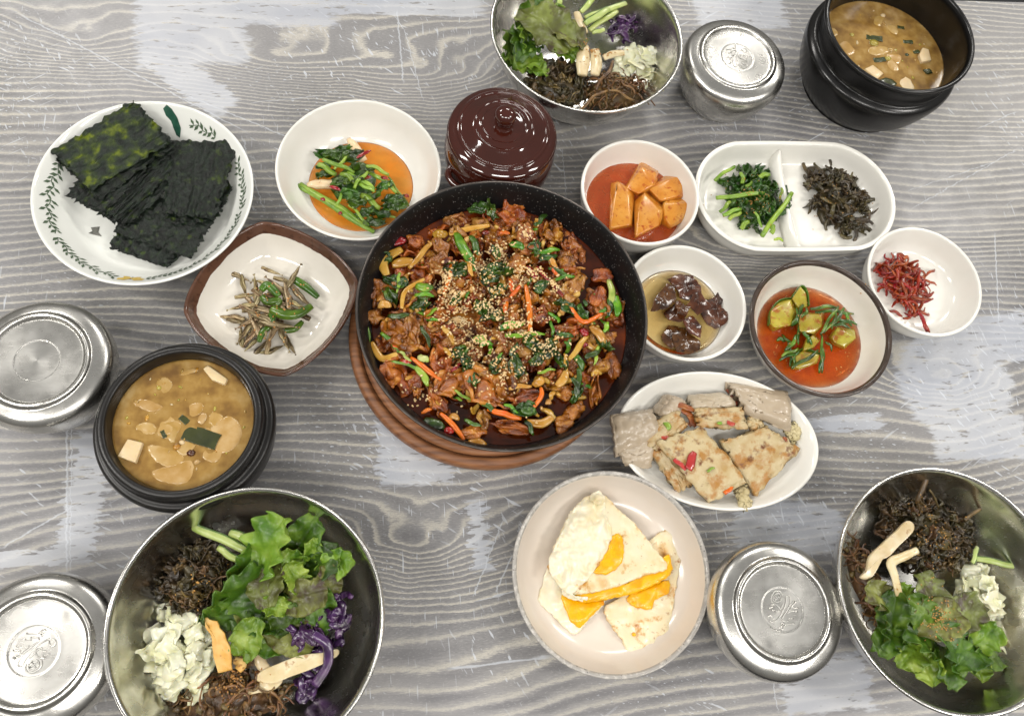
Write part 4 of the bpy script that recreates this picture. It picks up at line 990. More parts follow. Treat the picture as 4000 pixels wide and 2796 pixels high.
cake('pancake_piece', 'pancake', [(405, 680), (780, 470), (880, 590), (600, 830)], (2.4, 2.6, 2.6, 2.6), .5, 'triangular potato pancake piece with green pepper toward the pan', 'pancake', PG, 21, bits=[(690, 570, 720, 640, .5, 2.85, 'stem_green'), (650, 700, 720, 715, .4, 2.75, 'pepper_bit')])
cake('pancake_piece', 'pancake', [(545, 830), (760, 760), (930, 1130), (790, 1190)], (2.1, 2.3, 1.8, 1.4), .5, 'browned pancake strip under the pepper pancake', 'pancake', PG, 22)
cake('pancake_piece', 'pancake', [(955, 460), (1380, 440), (1410, 620), (980, 600)], (2.8, 2.6, 2.4, 2.7), .5, 'pale pancake piece lying on a buckwheat roll', 'pancake', PG, 23, bits=[(1240, 570, 1310, 590, .4, 2.95, 'pepper_bit'), (1160, 570, 1190, 590, .3, 2.95, 'stem_green')])
cake('pancake_piece', 'pancake', [(1180, 740), (1600, 620), (1890, 800), (1500, 1230)], (2.3, 2.3, 2.0, 1.6), .55, 'large well-browned pancake piece toward the open plate end', 'pancake', PG, 24, bits=[(1740, 710, 1780, 740, .3, 2.5, 'crepe_filling')])
cake('pancake_piece', 'pancake', [(605, 745), (1010, 610), (1420, 1110), (1080, 1290)], (3.0, 3.0, 2.5, 2.1), .6, 'large pancake piece with a red pepper bit on top', 'pancake', PG, 25, bits=[(765, 900, 870, 1000, .4, 3.0, 'pepper_bit'), (890, 990, 950, 840, .75, 3.15, 'pepper_bit'), (1060, 1010, 1130, 980, .22, 3.05, 'stem_green'), (1215, 1210, 1300, 1130, .35, 2.55, 'carrot')])
cake('pancake_piece', 'pancake', [(1410, 590), (1470, 500), (1570, 600), (1500, 650)], (1.9, 2.0, 2.0, 1.9), .4, 'small crisp brown pancake corner between rolls and pancakes', 'pancake', PG, 26)
cake('pancake_piece', 'pancake_side', [(1330, 1180), (1400, 1140), (1450, 1330), (1380, 1350)], (1.6, 1.7, 2.4, 2.4), .5, 'crumb of pale pancake poking over the plate rim', 'pancake', PG, 27, edgej=.16)
cake('pancake_piece', 'pancake_side', [(1770, 640), (1850, 580), (1900, 660), (1820, 740)], (1.8, 1.9, 1.9, 1.8), .5, 'ragged pale-green pancake end beyond the large roll', 'pancake', PG, 28, edgej=.2)

# ---------------------------------------------------------------- fried eggs
zq = zoomer(1950, 1800, 1.7833)
def egg(pts, zz, th, label, m='egg_fried', tilt=(0, 0), seed=1, wob=.18, yolks=(), skin=()):
    W = [zq(x, y, zz) for x, y in pts]; c = sum(W, Vector()) / len(W)
    o = empty('fried_egg', c, label, 'egg', 'fried eggs')
    f = lambda x, y: tilt[0] * x + tilt[1] * y
    part('egg_white', slab([(p - c) for p in W], th, f, edge=.3, wob=wob * 1.0, wfreq=1.2, seed=seed, rings=16, jag=.13, dome=.05), m, o)
    for (q, z, t2) in yolks:
        Y = [zq(x, y, z) - c for x, y in q]; zc = Y[0].z
        part('yolk', slab(Y, t2 + .14, lambda x, y: zc + f(x, y) + wob * nz3(x * 1.2 + seed * 9.1, y * 1.2, seed), edge=.25, wob=.05, wfreq=1.6, seed=seed + 4, dome=.1, jag=.1), 'yolk', o)
    for (q, z, t2) in skin:
        Y = [zq(x, y, z) - c for x, y in q]; zc = Y[0].z
        part('folded_white', slab(Y, t2, lambda x, y: zc + f(x, y), edge=.35, wob=.36, wfreq=1.7, seed=seed + 7, dome=.3, rings=16, jag=.12), 'egg_white', o)
    return o
egg([(1150, 478), (1235, 510), (1272, 590), (1245, 760), (1215, 960), (1200, 1080), (1190, 1230), (1175, 1350), (1110, 1310), (1060, 1345), (1000, 1370), (900, 1345), (840, 1230), (760, 1130), (730, 1020), (850, 930), (930, 760), (1040, 560)], .8, .35,
    'browned fried egg with crisp lace edge under the folded egg', seed=3, wob=.22,
    yolks=[([(880, 950), (990, 880), (1100, 850), (1180, 830), (1180, 920), (1080, 970), (1060, 1030), (950, 1020)], 1.08, .12), ([(925, 1200), (945, 1195), (945, 1215), (928, 1215)], 1.1, .15)])
egg([(335, 740), (300, 850), (262, 970), (330, 1040), (400, 1110), (490, 1195), (540, 1203), (590, 1150), (640, 1090), (740, 970), (600, 860), (450, 760)], .8, .3,
    'fried egg folded to a corner with orange yolk toward the steel bowl', m='egg_white', seed=5,
    yolks=[([(430, 930), (560, 960), (735, 975), (660, 1060), (600, 1120), (560, 1160), (500, 1120), (460, 1040)], .98, .2)])
egg([(690, 218), (760, 268), (830, 345), (960, 460), (1060, 590), (1165, 725), (1130, 770), (1010, 800), (820, 875), (660, 915), (520, 930), (440, 890), (345, 770), (350, 680), (400, 540), (470, 400), (540, 300), (630, 235)], 1.75, .4,
    'large folded fried egg with white flap and yellow yolk edge on top', seed=8, wob=.2,
    yolks=[([(480, 925), (560, 905), (720, 905), (900, 850), (1080, 770), (1160, 650), (1190, 690), (1190, 790), (1060, 870), (900, 935), (720, 970), (560, 985)], 1.25, .5),
           ([(790, 520), (850, 515), (865, 600), (850, 700), (770, 785), (660, 780), (690, 730), (760, 610)], 2.12, .10)],
    skin=[([(690, 225), (735, 290), (755, 410), (785, 500), (745, 640), (645, 790), (560, 880), (500, 935), (430, 890), (345, 770), (360, 650), (430, 500), (480, 380), (540, 310), (620, 250)], 1.98, .3), ([(440, 890), (500, 930), (600, 945), (615, 965), (590, 980), (500, 965), (440, 930)], 1.75, .2), ([(630, 240), (690, 215), (735, 250), (720, 300), (650, 300)], 2.3, .3)])

# ---------------------------------------------------------------- anchovies and green chilies
za = zoomer(700, 850, 2.469)
def anchovy_shape(i):
    L, V = 3.1 + .5 * nz3(i * 3.3, 1), None
    seg = 14; path, rad = [], []
    k = 1.3 * nz3(i * 7.7, 2)
    for s in range(seg + 1):
        t = s / seg
        a = k * (t - .4)
        path.append(Vector(((t - .5) * L * math.cos(a * .5), L * .35 * k * (t - .5) ** 2 + .12 * nz3(t * 4, i), .25 * math.sin(t * 3 + i) * .4)))
        body = .36 * (math.sin(math.pi * min(1, .12 + t * .95)) ** .6) * (1 - .55 * t) + .02
        if .14 < t < .2: body *= .88
        if t > .93: body = .16
        rad.append(body)
    return tube(path, rad, .6, 8)
av = variants('anchovy|a', 7, anchovy_shape, 'anchovy')
an = empty('fried_anchovies', za(880, 930, .75), 'heap of small glazed anchovies on the brown-rimmed square plate', 'anchovies')
for (x, y, z, a, s) in [(560, 560, 1.3, -25, 1.05), (620, 660, 1.5, -70, .9), (740, 690, 1.9, -80, 1), (660, 750, 1.6, 15, .8), (600, 860, 1.7, 10, 1), (500, 960, 1.2, -5, 1), (700, 900, 2.0, -20, .9), (790, 960, 2.4, -25, 1.2),
        (950, 1030, 2.2, -8, 1.25), (680, 1010, 1.8, 30, 1), (640, 1100, 1.5, 60, 1), (600, 1150, 1.2, 100, .9), (710, 1130, 1.6, 55, 1), (780, 1260, 1.1, 60, .9), (900, 1120, 1.6, 65, 1.1), (900, 1280, 1.0, 25, .9), (1010, 1170, 1.3, -65, 1), (1070, 1230, 1.0, -60, .9),
        (960, 680, 2.2, -40, 1.2), (1040, 740, 2.4, -75, 1.1), (1100, 580, 1.9, 65, 1.1), (1180, 770, 2.0, -45, 1.1), (860, 640, 1.9, -15, 1.1), (1120, 830, 2.0, -25, .9), (820, 1080, 1.6, 40, 1), (740, 830, 2.0, 70, 1), (860, 900, 2.4, -10, 1), (570, 1010, 1.4, -15, .8), (660, 1180, 1.2, 75, .8), (1000, 880, 2.3, -35, .9)]:
    place('anchovy', random.choice(av), an, TR(local(an, za(x, y, z)), (U(-.3, .3), U(-.15, .15), math.radians(a) + (math.pi if random.random() < .5 else 0)), s * .85))
for _ in range(22):
    place('anchovy', random.choice(av), an, TR(local(an, za(random.gauss(840, 140), random.gauss(930, 150), U(1.3, 2.2))), (U(-.4, .4), U(-.3, .3), U(0, 6.283)), U(.6, .95)))
for (pts, w, zz) in [([(1080, 580), (1150, 620), (1250, 690), (1340, 770)], .78, 1.6), ([(790, 700), (850, 650), (930, 720), (960, 760)], .75, 2.4), ([(800, 760), (850, 810), (960, 800), (940, 850)], .7, 2.5), ([(890, 880), (1000, 930), (1140, 930), (1280, 850)], .95, 2.5),
                     ([(870, 890), (900, 950), (890, 1010)], .6, 2.2), ([(880, 1040), (800, 1110), (770, 1200)], .6, 1.7), ([(1020, 1090), (1120, 1070), (1190, 1000)], .6, 1.8)]:
    p = [local(an, za(x, y, zz + .1 * math.sin(i))) for i, (x, y) in enumerate(pts)]; pc = curve_pts(p, 5); m_ = len(pc) - 1
    part('green_chili', tube(pc, [w / 2 * (.5 + .5 * math.sin(math.pi * min(1, .2 + i / m_ * .75))) for i in range(m_ + 1)], .75, 10), 'green_chili', an)
seeds(an, [tuple(za(U(620, 1260), U(620, 1180), 2)[:2]) for _ in range(55)], 'sesame_toasted', .17)

# ---------------------------------------------------------------- pork stir-fry in the pan
liquid('pan_sauce', 'dark red-brown glossy sauce filling the pan', 'sauce', PAN, 5.0, 10.68, 'pan_sauce', .6, n=128)
sf = empty('pork_stir_fry', (PAN[0], PAN[1], 4.6), 'stir-fried pork with vegetables and sesame seeds in the pan', 'stir-fry')
pv = variants('pork_piece|a', 9, lambda i: blob((1.05, .8, .5), .6, 1.15, i + 11, 4, .38, .12), 'pork')
pw = variants('pork_piece|b', 5, lambda i: blob((1.25, .72, .42), .55, 1.2, i + 31, 4, .34, .10), 'pork_pale')
ps = variants('pork_piece|s', 9, lambda i: crumple(2.4, 1.9, i + 300, .55, .2, 16, 16), 'pork')
pt_ = variants('pork_piece|t', 5, lambda i: crumple(2.7, 1.6, i + 320, .5, .22, 16, 16), 'pork_pale')
def bowlr(vx, vy, z=5.4): return local(sf, P(vx, vy, z))
core(sf, 'packed_meat', (-.3, .5), (8.8, 8.6), 0, -.5, 1.1, 'pork', 4)
# places where sauce shows through stay open
open_sauce = [(1340, 600, 55), (1130, 985, 60), (1045, 915, 38), (1250, 965, 50), (1290, 900, 30), (910, 915, 40), (1380, 760, 22), (1350, 880, 28), (990, 985, 25), (1200, 985, 40), (1310, 1000, 50), (1075, 985, 40)]
def dome(x, y): return 1.25 * max(0, 1 - (x * x + (y - .3) ** 2) / 95)
placed = 0; tries = 0
while placed < 200 and tries < 4000:
    tries += 1
    r, a = 10.2 * U(0, 1) ** .55, U(0, 6.283)
    q = Vector((PAN[0] + r * math.cos(a), PAN[1] + r * math.sin(a), 5.3))
    d = CAM_R.transposed() @ (q - Vector((0, 0, CAM_H))); vx, vy = (2000 + F_PX * d.x / -d.z) / KV, (1398 - F_PX * d.y / -d.z) / KV
    if any((vx - ox) ** 2 + (vy - oy) ** 2 < orr ** 2 for ox, oy, orr in open_sauce): continue
    x, y = q.x - PAN[0], q.y - PAN[1]
    place('pork_piece', random.choice((ps if random.random() < .8 else pt_) if random.random() < .72 else (pv if random.random() < .8 else pw)), sf, TR((x, y, .35 + dome(x, y) * U(.55, 1.05)), (U(-.6, .6), U(-.6, .6), U(0, 6.283)), U(.5, 1.08)))
    placed += 1
zA = zoomer(1350, 750, 2.918); zB = zoomer(1950, 750, 2.918); zC = zoomer(1350, 1250, 2.675); zD = zoomer(1950, 1250, 2.675)
def SP(zf, x, y, up=.25):
    q = zf(x, y, 5.9); w = q - Vector((PAN[0], PAN[1], 0)); z = 4.6 + .75 + dome(w.x, w.y) + up
    return local(sf, zf(x, y, z))
# large named pieces of meat
for zf, x, y, s, rz, mm in [(zA, 1090, 830, (1.15, .75, .8), 1.5, pw), (zA, 1080, 640, (.8, .8, .7), .4, pw), (zA, 800, 560, (.8, .7, .8), -.5, pv), (zA, 360, 1130, (1.1, .9, .8), 1.2, pv), (zA, 330, 1420, (.8, .8, .9), 0, pv),
        (zB, 300, 540, (1.3, 1.0, 1.0), .2, pw), (zB, 200, 830, (1.05, 1.1, 1.0), .5, pv), (zB, 830, 1120, (1.25, 1.1, 1.0), -.6, pw), (zB, 600, 470, (1.0, .9, .9), .3, pv), (zB, 780, 800, (.8, .8, .9), 0, pv), (zB, 1180, 960, (1, .9, .9), 0, pv), (zB, 1140, 1200, (1.1, .9, .8), 1.2, pv), (zB, 150, 260, (1.3, 1.0, .9), .2, pv),
        (zC, 520, 130, (1.1, 1.0, 1.0), .6, pv), (zC, 700, 110, (.9, .9, 1.1), .2, pw), (zC, 630, 260, (1.2, .8, .9), -.3, pv), (zC, 500, 540, (1.3, 1.0, 1.0), -.5, pv), (zC, 1000, 430, (1.0, 1.0, 1.2), .3, pv), (zC, 1100, 650, (1.6, .9, 1.0), .6, pv), (zC, 1450, 700, (1.6, 1.5, 1.3), .9, pv), (zC, 1400, 520, (1.0, .8, 1.1), -.4, pw), (zC, 960, 850, (1.2, .6, .6), -.9, pv), (zC, 600, 680, (.9, .6, .7), -1.2, pv),
        (zD, 1180, 470, (.8, 1.5, 1.0), .1, pv), (zD, 1000, 740, (.6, 1.1, .9), -.1, pv), (zD, 780, 960, (1.0, .8, .9), .6, pv), (zD, 680, 1090, (.9, .9, .8), 0, pv), (zD, 130, 1120, (1.7, .5, .6), -.15, pv), (zD, 240, 800, (1.5, .55, .7), .2, pv), (zD, 1010, 480, (1.2, .7, .8), .3, pv), (zD, 60, 640, (1.1, 1.2, 1.2), 0, pv), (zC, 1330, 1180, (1.0, .8, .8), .2, pv), (zD, 1150, 180, (.7, .8, .8), .5, pv)]:
    place('pork_piece', random.choice(mm if random.random() < .4 else (ps if mm is pv else pt_)), sf, TR(SP(zf, x, y, .1), (U(-.25, .25), U(-.25, .25), rz), tuple(.95 * v for v in s)))
def P2(name, zf, a, b, w, m, flat=.5, arch=.15, wig=.1, taper=(.7, 1, .6), up=.45, mid=None):
    p = [SP(zf, *a, up), SP(zf, *b, up)]
    if mid: 
        pc = curve_pts([p[0], SP(zf, *mid, up + .1), p[1]], 7); k = len(pc) - 1
        vf = tube(pc, [w / 2 * (taper[0] + (1 - taper[0]) * math.sin(math.pi * i / k)) for i in range(k + 1)], flat, 8)
    else: vf = strip(p[0], p[1], w, flat, arch, wig, taper, seed=a[0])
    return part(name, vf, m, sf)
for zf, a, b, w, mid in [(zA, (1190, 740), (1110, 1170), .32, (1190, 950)), (zB, (300, 1060), (350, 1600), .5, (345, 1330)), (zB, (810, 1300), (1180, 1380), .45, (960, 1480)), (zC, (680, 390), (1000, 630), .46, None), (zC, (990, 970), (1240, 1250), .46, (1120, 1090)),
        (zC, (1480, 930), (1760, 1010), .5, None), (zD, (-30, 960), (230, 1030), .52, None), (zD, (435, 700), (355, 920), .42, (440, 790)), (zC, (480, 240), (540, 300), .3, None), (zB, (120, 990), (150, 1140), .4, None), (zB, (250, 1060), (120, 1200), .35, None), (zB, (90, 1250), (60, 1380), .4, None),
        (zC, (790, 970), (900, 930), .32, None), (zB, (580, 850), (680, 970), .3, None), (zB, (0, 470), (120, 470), .4, None)]:
    P2('carrot_strip', zf, a, b, w, 'carrot', .6, .1, .05, (.55, 1, .55), mid=mid)
for zf, a, b, w, m in [(zA, (1260, 460), (1470, 900), .85, 'scallion'), (zA, (1420, 500), (1520, 720), .6, 'perilla'), (zA, (620, 920), (580, 1150), .3, 'stem_green'), (zA, (790, 1170), (1010, 1190), .42, 'scallion'), (zA, (480, 1420), (740, 1400), .5, 'perilla'), (zA, (800, 1080), (1000, 1090), .8, 'scallion'),
        (zB, (450, 690), (690, 660), .5, 'scallion'), (zB, (460, 770), (660, 720), .6, 'perilla'), (zB, (130, 580), (280, 650), .7, 'scallion'), (zB, (1250, 1000), (1290, 1330), .6, 'scallion_pale'), (zB, (1330, 1180), (1340, 1420), .75, 'scallion'), (zB, (1250, 1220), (1250, 1420), .5, 'perilla'), (zB, (560, 870), (860, 980), .4, 'perilla'), (zB, (640, 1000), (870, 960), .35, 'scallion'), (zB, (400, 380), (550, 260), .5, 'perilla'), (zB, (1190, 1600), (1240, 1480), .3, 'scallion'), (zB, (990, 1240), (970, 1300), .4, 'perilla'),
        (zB, (0, 1560), (290, 1490), .6, 'scallion'), (zB, (1140, 1370), (1240, 1310), .3, 'scallion'), (zC, (220, 60), (240, 370), .35, 'scallion'), (zC, (370, 130), (560, 340), .38, 'scallion'), (zC, (560, 330), (690, 430), .3, 'scallion_pale'), (zC, (470, 420), (800, 540), .26, 'stem_green'), (zC, (740, 480), (860, 690), .6, 'stem_green'), (zC, (790, 60), (880, 290), .38, 'perilla'),
        (zC, (770, 370), (860, 440), .6, 'scallion_pale'), (zC, (1140, 730), (1320, 850), .26, 'stem_green'), (zC, (1420, 870), (1580, 970), .45, 'perilla'), (zC, (820, 1040), (1030, 1130), .9, 'perilla'), (zC, (1240, 1040), (1420, 1110), .35, 'perilla'), (zC, (1400, 260), (1540, 250), .38, 'scallion'), (zC, (1510, 470), (1640, 340), .3, 'scallion'), (zC, (1340, 220), (1470, 170), .7, 'scallion_pale'),
        (zD, (60, 160), (480, 150), .42, 'scallion'), (zD, (400, 550), (590, 520), .26, 'stem_green'), (zD, (790, 340), (870, 540), .6, 'scallion'), (zD, (1040, 270), (990, 470), .3, 'stem_green'), (zD, (1140, 20), (1100, 130), .3, 'stem_green'), (zD, (900, 400), (1060, 300), .5, 'perilla'), (zD, (830, 500), (810, 840), .5, 'perilla'), (zD, (760, 600), (850, 800), .5, 'perilla'),
        (zD, (50, 880), (200, 970), .3, 'scallion'), (zD, (230, 920), (390, 980), .8, 'perilla'), (zD, (270, 1050), (360, 1200), .4, 'perilla'), (zD, (120, 380), (190, 230), .4, 'perilla'), (zD, (690, 220), (720, 300), .35, 'scallion'), (zD, (600, 130), (780, 180), .5, 'perilla')]:
    P2('scallion_piece' if m != 'perilla' else 'green_leaf', zf, a, b, w, m, .3, .15, .12, (.7, 1, .35))
for zf, a, b, w, mid in [(zA, (470, 950), (640, 650), .9, (430, 780)), (zA, (530, 830), (770, 790), .9, (640, 800)), (zA, (640, 1330), (900, 990), .42, (680, 1130)), (zA, (1000, 500), (1160, 470), .8, None), (zA, (1180, 480), (1640, 380), .55, (1400, 420)), (zA, (370, 1300), (520, 1290), .7, None), (zA, (720, 870), (1010, 560), .5, None), (zA, (1370, 780), (1450, 960), .4, None), (zA, (1680, 1160), (1820, 1120), .4, None),
        (zC, (270, 230), (540, 350), .6, (380, 400)), (zC, (1010, 60), (1130, 250), .45, None), (zC, (1000, 290), (1140, 390), .35, None), (zC, (1080, 1010), (1190, 1030), .5, None), (zC, (1280, 1270), (1470, 1300), .55, None),
        (zD, (290, 1060), (560, 1010), .75, (440, 1080)), (zD, (960, 60), (1100, 250), .8, None), (zD, (600, 690), (700, 530), .75, (670, 620)), (zD, (360, 690), (460, 600), .7, None), (zD, (680, 350), (710, 540), .3, None), (zD, (720, 420), (930, 160), .5, None), (zD, (100, 720), (340, 690), .4, None), (zD, (540, 830), (570, 740), .4, None), (zD, (960, 570), (1070, 550), .55, None), (zB, (0, 1120), (60, 1160), .4, None), (zB, (560, 760), (660, 860), .5, None)]:
    P2('onion_slice', zf, a, b, w, 'onion', .3, .2, .1, (.6, 1, .5), mid=mid)
for zf, a, b, w in [(zB, (310, 850), (430, 990), .6), (zB, (430, 850), (560, 1010), .4), (zB, (540, 990), (730, 1190), .5), (zA, (540, 590), (690, 540), .8), (zA, (200, 1280), (230, 1540), .3), (zD, (850, 130), (930, 120), .75), (zC, (570, 430), (680, 450), .5), (zC, (1030, 1160), (1130, 1160), .6), (zA, (1560, 480), (1630, 450), .45), (zD, (880, 280), (920, 240), .4), (zC, (1070, 560), (1200, 450), .3)]:
    P2('chili_piece', zf, a, b, w, 'chili_red', .35, .1, .05, (.6, 1, .4))
pl = variants('green_leaf|p', 6, lambda i: crumple(1.9, 1.3, i + 70, .5), 'perilla')
for zf, x, y in [(zA, 1720, 700), (zA, 1680, 900), (zA, 1650, 1000), (zA, 1700, 1150), (zA, 1260, 880), (zA, 1250, 1230), (zA, 1560, 1320), (zA, 1680, 1430), (zB, 30, 900), (zB, 30, 1100), (zC, 1180, 340), (zC, 1300, 480), (zC, 1580, 470), (zD, 350, 250), (zD, 480, 330), (zD, 540, 250), (zD, 380, 420), (zD, 180, 480), (zB, 760, 1320), (zB, 950, 1400), (zB, 480, 1080), (zA, 860, 1280), (zA, 430, 780), (zD, 1100, 270), (zA, 1500, 200), (zA, 1650, 220), (zD, 640, 430), (zB, 420, 650), (zC, 1290, 590), (zD, 820, 780), (zD, 250, 940), (zA, 500, 1180), (zA, 560, 1040)]:
    place('green_leaf', random.choice(pl), sf, TR(SP(zf, x, y, .35), (U(-.5, .5), U(-.5, .5), U(0, 6.28)), U(.7, 1.1)))
ov = variants('onion_slice|o', 5, lambda i: curl_strip(1.9, .55, .3, i + 200, .8), 'onion')
sv = variants('scallion_piece|s', 5, lambda i: curl_strip(1.5, .38, .35, i + 220, .7), 'scallion')
for vs, nm, n in ((ov, 'onion_slice', 34), (sv, 'scallion_piece', 30)):
    for i in range(n):
        r, a = 9.2 * math.sqrt(U(.02, 1)), U(0, 6.283); x, y = r * math.cos(a), r * math.sin(a)
        place(nm, random.choice(vs), sf, TR((x, y, .75 + dome(x, y)), (U(-.4, .4), U(-.4, .4), U(0, 6.28)), U(.6, 1.1)))
gb = variants('garlic_bit|g', 4, lambda i: blob((.3, .22, .18), .5, 1.5, i + 50, 2, .2), 'garlic_bit')
for i in range(46):
    r, a = 8.5 * math.sqrt(U(0, 1)), U(0, 6.283); x, y = r * math.cos(a), r * math.sin(a)
    place('garlic_bit', random.choice(gb), sf, TR((x, y, .95 + dome(x, y)), (U(-1, 1), U(-1, 1), U(0, 6)), U(.7, 1.3)))
pts = []
for (vx, vy, rr, n) in [(1010, 660, 1.8, 90), (1080, 590, 1.8, 70), (1030, 700, 2.2, 110), (1120, 560, 1.8, 60), (1180, 620, 2.4, 80), (1170, 740, 3.0, 120), (1060, 770, 3.0, 110), (1220, 780, 2.5, 70), (1000, 620, 1.6, 60), (1100, 680, 4.5, 110), (1100, 700, 7.5, 90), (1180, 520, 1.6, 24), (1130, 840, 3.2, 60), (960, 870, 2.5, 14), (1240, 640, 2.2, 40)]:
    pts += around(P(vx, vy, 6.6)[:2], rr, int(n * 1.9))
seeds(sf, pts, 'sesame', .215)

# ---------------------------------------------------------------- stews
zl = zoomer(0, 1100, 1.689)
def stew(name, label, c, z, r, zf, tofu, slices, greens, rounds, bits, extra=()):
    o = empty(name, (c[0], c[1], z - .5), label, 'stew', 'soybean stews')
    me = lathe_mesh('broth', [(0, -1.2), (r - .6, -1.2), (r + .03, .42), (r + .02, .53), (r - .15, .5), (r * .8, .5), (r * .6, .5), (r * .4, .5), (r * .2, .5), (0, .5)], 96, MATS['stew_broth'])
    place('broth', me, o)
    for q, h in tofu:
        B = [local(o, zf(x, y, z)) for x, y in q]; cc = sum(B, Vector()) / len(B)
        place('tofu_cube', hull_mesh('tofu_cube', [(p - cc) * .97 + Vector((0, 0, -.8)) for p in B] + [(p - cc) * .95 + Vector((0, 0, h)) for p in B], .08, MATS['tofu']), o, TR(cc))
    for q, m, th in slices:
        B = [local(o, zf(x, y, z)) for x, y in q]; cc = sum(B, Vector()) / len(B)
        part('radish_slice', slab([p - cc for p in B], th, lambda x, y: .04 * nz3(x, y), edge=.3, wob=.04, wfreq=1.3, seed=q[0][0], rings=5, jag=.07, sub=3), m, o, TR(cc - Vector((0, 0, th - .035))))
    for a, b, w in greens:
        A, B = local(o, zf(*a, z)), local(o, zf(*b, z)); cc = (A + B) / 2; d = B - A; n_ = Vector((-d.y, d.x, 0)).normalized() * (w * .46)
        part('green_piece', slab([A - cc - n_, B - cc - n_, B - cc + n_, A - cc + n_], .1, lambda x, y: .05 * x - .04 * y, edge=.05, wob=.06, wfreq=1.5, seed=a[0], rings=5, jag=.06, sub=1), 'kelp_green', o, TR(cc - Vector((0, 0, .03))))
    for (x, y, rad, m) in rounds:
        p = local(o, zf(x, y, z)); part('onion_ring', lathe_vf(rad), m, o, TR(p))
    for i in range(34):
        a_, r_ = U(0, 6.283), (r - .5) * math.sqrt(U(0, 1)); k_ = U(.05, .15)
        part('floating_bit', blob((k_ * U(1, 2.2), k_, k_ * .4), .4, 1.5, i, 1), random.choice(['stew_radish', 'stew_radish', 'tofu', 'zucchini', 'onion']), o, TR((r_ * math.cos(a_), r_ * math.sin(a_), .51), (0, 0, U(0, 6))))
    for i in range(7):
        a_, r_ = U(0, 6.283), (r - 1.3) * math.sqrt(U(0, 1)); q_ = [(U(.5, .95) * math.cos(k * 1.05) * 1.1, U(.4, .8) * math.sin(k * 1.05)) for k in range(6)]
        part('radish_slice', slab(q_, .12, None, edge=.25, wob=.05, seed=i, rings=5), 'stew_radish', o, TR((r_ * math.cos(a_), r_ * math.sin(a_), .41), (U(-.05, .05), U(-.05, .05), U(0, 6))))
    for (x, y, s, m) in bits:
        part('stew_bit', blob((s, s * .8, s * .5), .4, 1.3, x, 2, .2), m, o, TR(local(o, zf(x, y, z))))
    return o
def lathe_vf(r):
    n = 24; pts = [Vector((r * math.cos(6.283 * i / n), r * math.sin(6.283 * i / n), .03)) for i in range(n + 1)]
    return tube(pts, .13, .45, 6)
stew('soybean_stew', 'soybean stew with tofu and a dark green kelp piece', POTL, 6.8, 5.0, zl,
     tofu=[([(780, 1160), (850, 1040), (955, 1065), (905, 1205)], .35), ([(1340, 580), (1375, 555), (1510, 650), (1490, 690), (1400, 655)], .3)],
     slices=[([(970, 1080), (1100, 1090), (1225, 1160), (1160, 1230), (1020, 1190)], 'stew_radish', .2), ([(1000, 1250), (1130, 1210), (1290, 1170), (1250, 1330), (1050, 1320)], 'stew_radish', .2), ([(1390, 960), (1500, 880), (1580, 930), (1605, 1010), (1540, 1110), (1420, 1130)], 'stew_radish', .2),
             ([(870, 800), (960, 770), (1080, 830), (980, 860)], 'stew_radish', .15), ([(890, 960), (960, 920), (1040, 960), (1000, 1010), (900, 1000)], 'stew_radish', .15), ([(1290, 920), (1330, 860), (1370, 880), (1340, 940)], 'stew_radish', .2), ([(1370, 940), (1400, 850), (1470, 880), (1450, 960)], 'stew_radish', .2), ([(1080, 1020), (1110, 930), (1180, 930), (1150, 1060)], 'stew_radish', .2), ([(1180, 600), (1280, 570), (1310, 590), (1200, 620)], 'stew_radish', .15)],
     greens=[((1210, 985), (1440, 1060), 1.35), ((1190, 890), (1240, 930), .5), ((1070, 980), (1090, 1030), .35)],
     rounds=[], bits=[(1260, 1130, .35, 'pickled_slice'), (1300, 1190, .25, 'stew_radish'), (1165, 1090, .3, 'onion'), (1200, 1060, .22, 'tofu'), (1050, 700, .2, 'zucchini')])
zt = zoomer(3050, 0, 2.701)
stew('soybean_stew', 'soybean stew with pale cubes deep in the tall pot', POTR, 4.9, 6.85, zt,
     tofu=[([(870, 740), (960, 695), (1080, 790), (1010, 850)], .2), ([(1440, 600), (1480, 520), (1545, 540), (1575, 660), (1470, 680)], .3)],
     slices=[([(620, 470), (690, 430), (790, 540), (720, 600)], 'stew_radish', .25), ([(1250, 870), (1320, 810), (1400, 900), (1400, 950), (1290, 940)], 'tofu', .15), ([(920, 570), (930, 500), (1110, 490), (1170, 540), (1050, 590)], 'stew_radish', .25), ([(1020, 860), (1120, 820), (1230, 880), (1150, 930)], 'kelp_green', .15)],
     greens=[((900, 390), (1070, 420), .75), ((980, 640), (1100, 630), .6), ((1400, 560), (1460, 545), .4), ((1290, 440), (1390, 450), .5), ((1230, 290), (1300, 300), .4)],
     rounds=[], bits=[(980, 460, .5, 'zucchini'), (1130, 620, .35, 'zucchini'), (750, 370, .3, 'zucchini'), (1160, 530, .4, 'stew_radish'), (1075, 165, .3, 'tofu'), (1330, 580, .25, 'kelp_green'), (1550, 760, .5, 'kelp_green')])

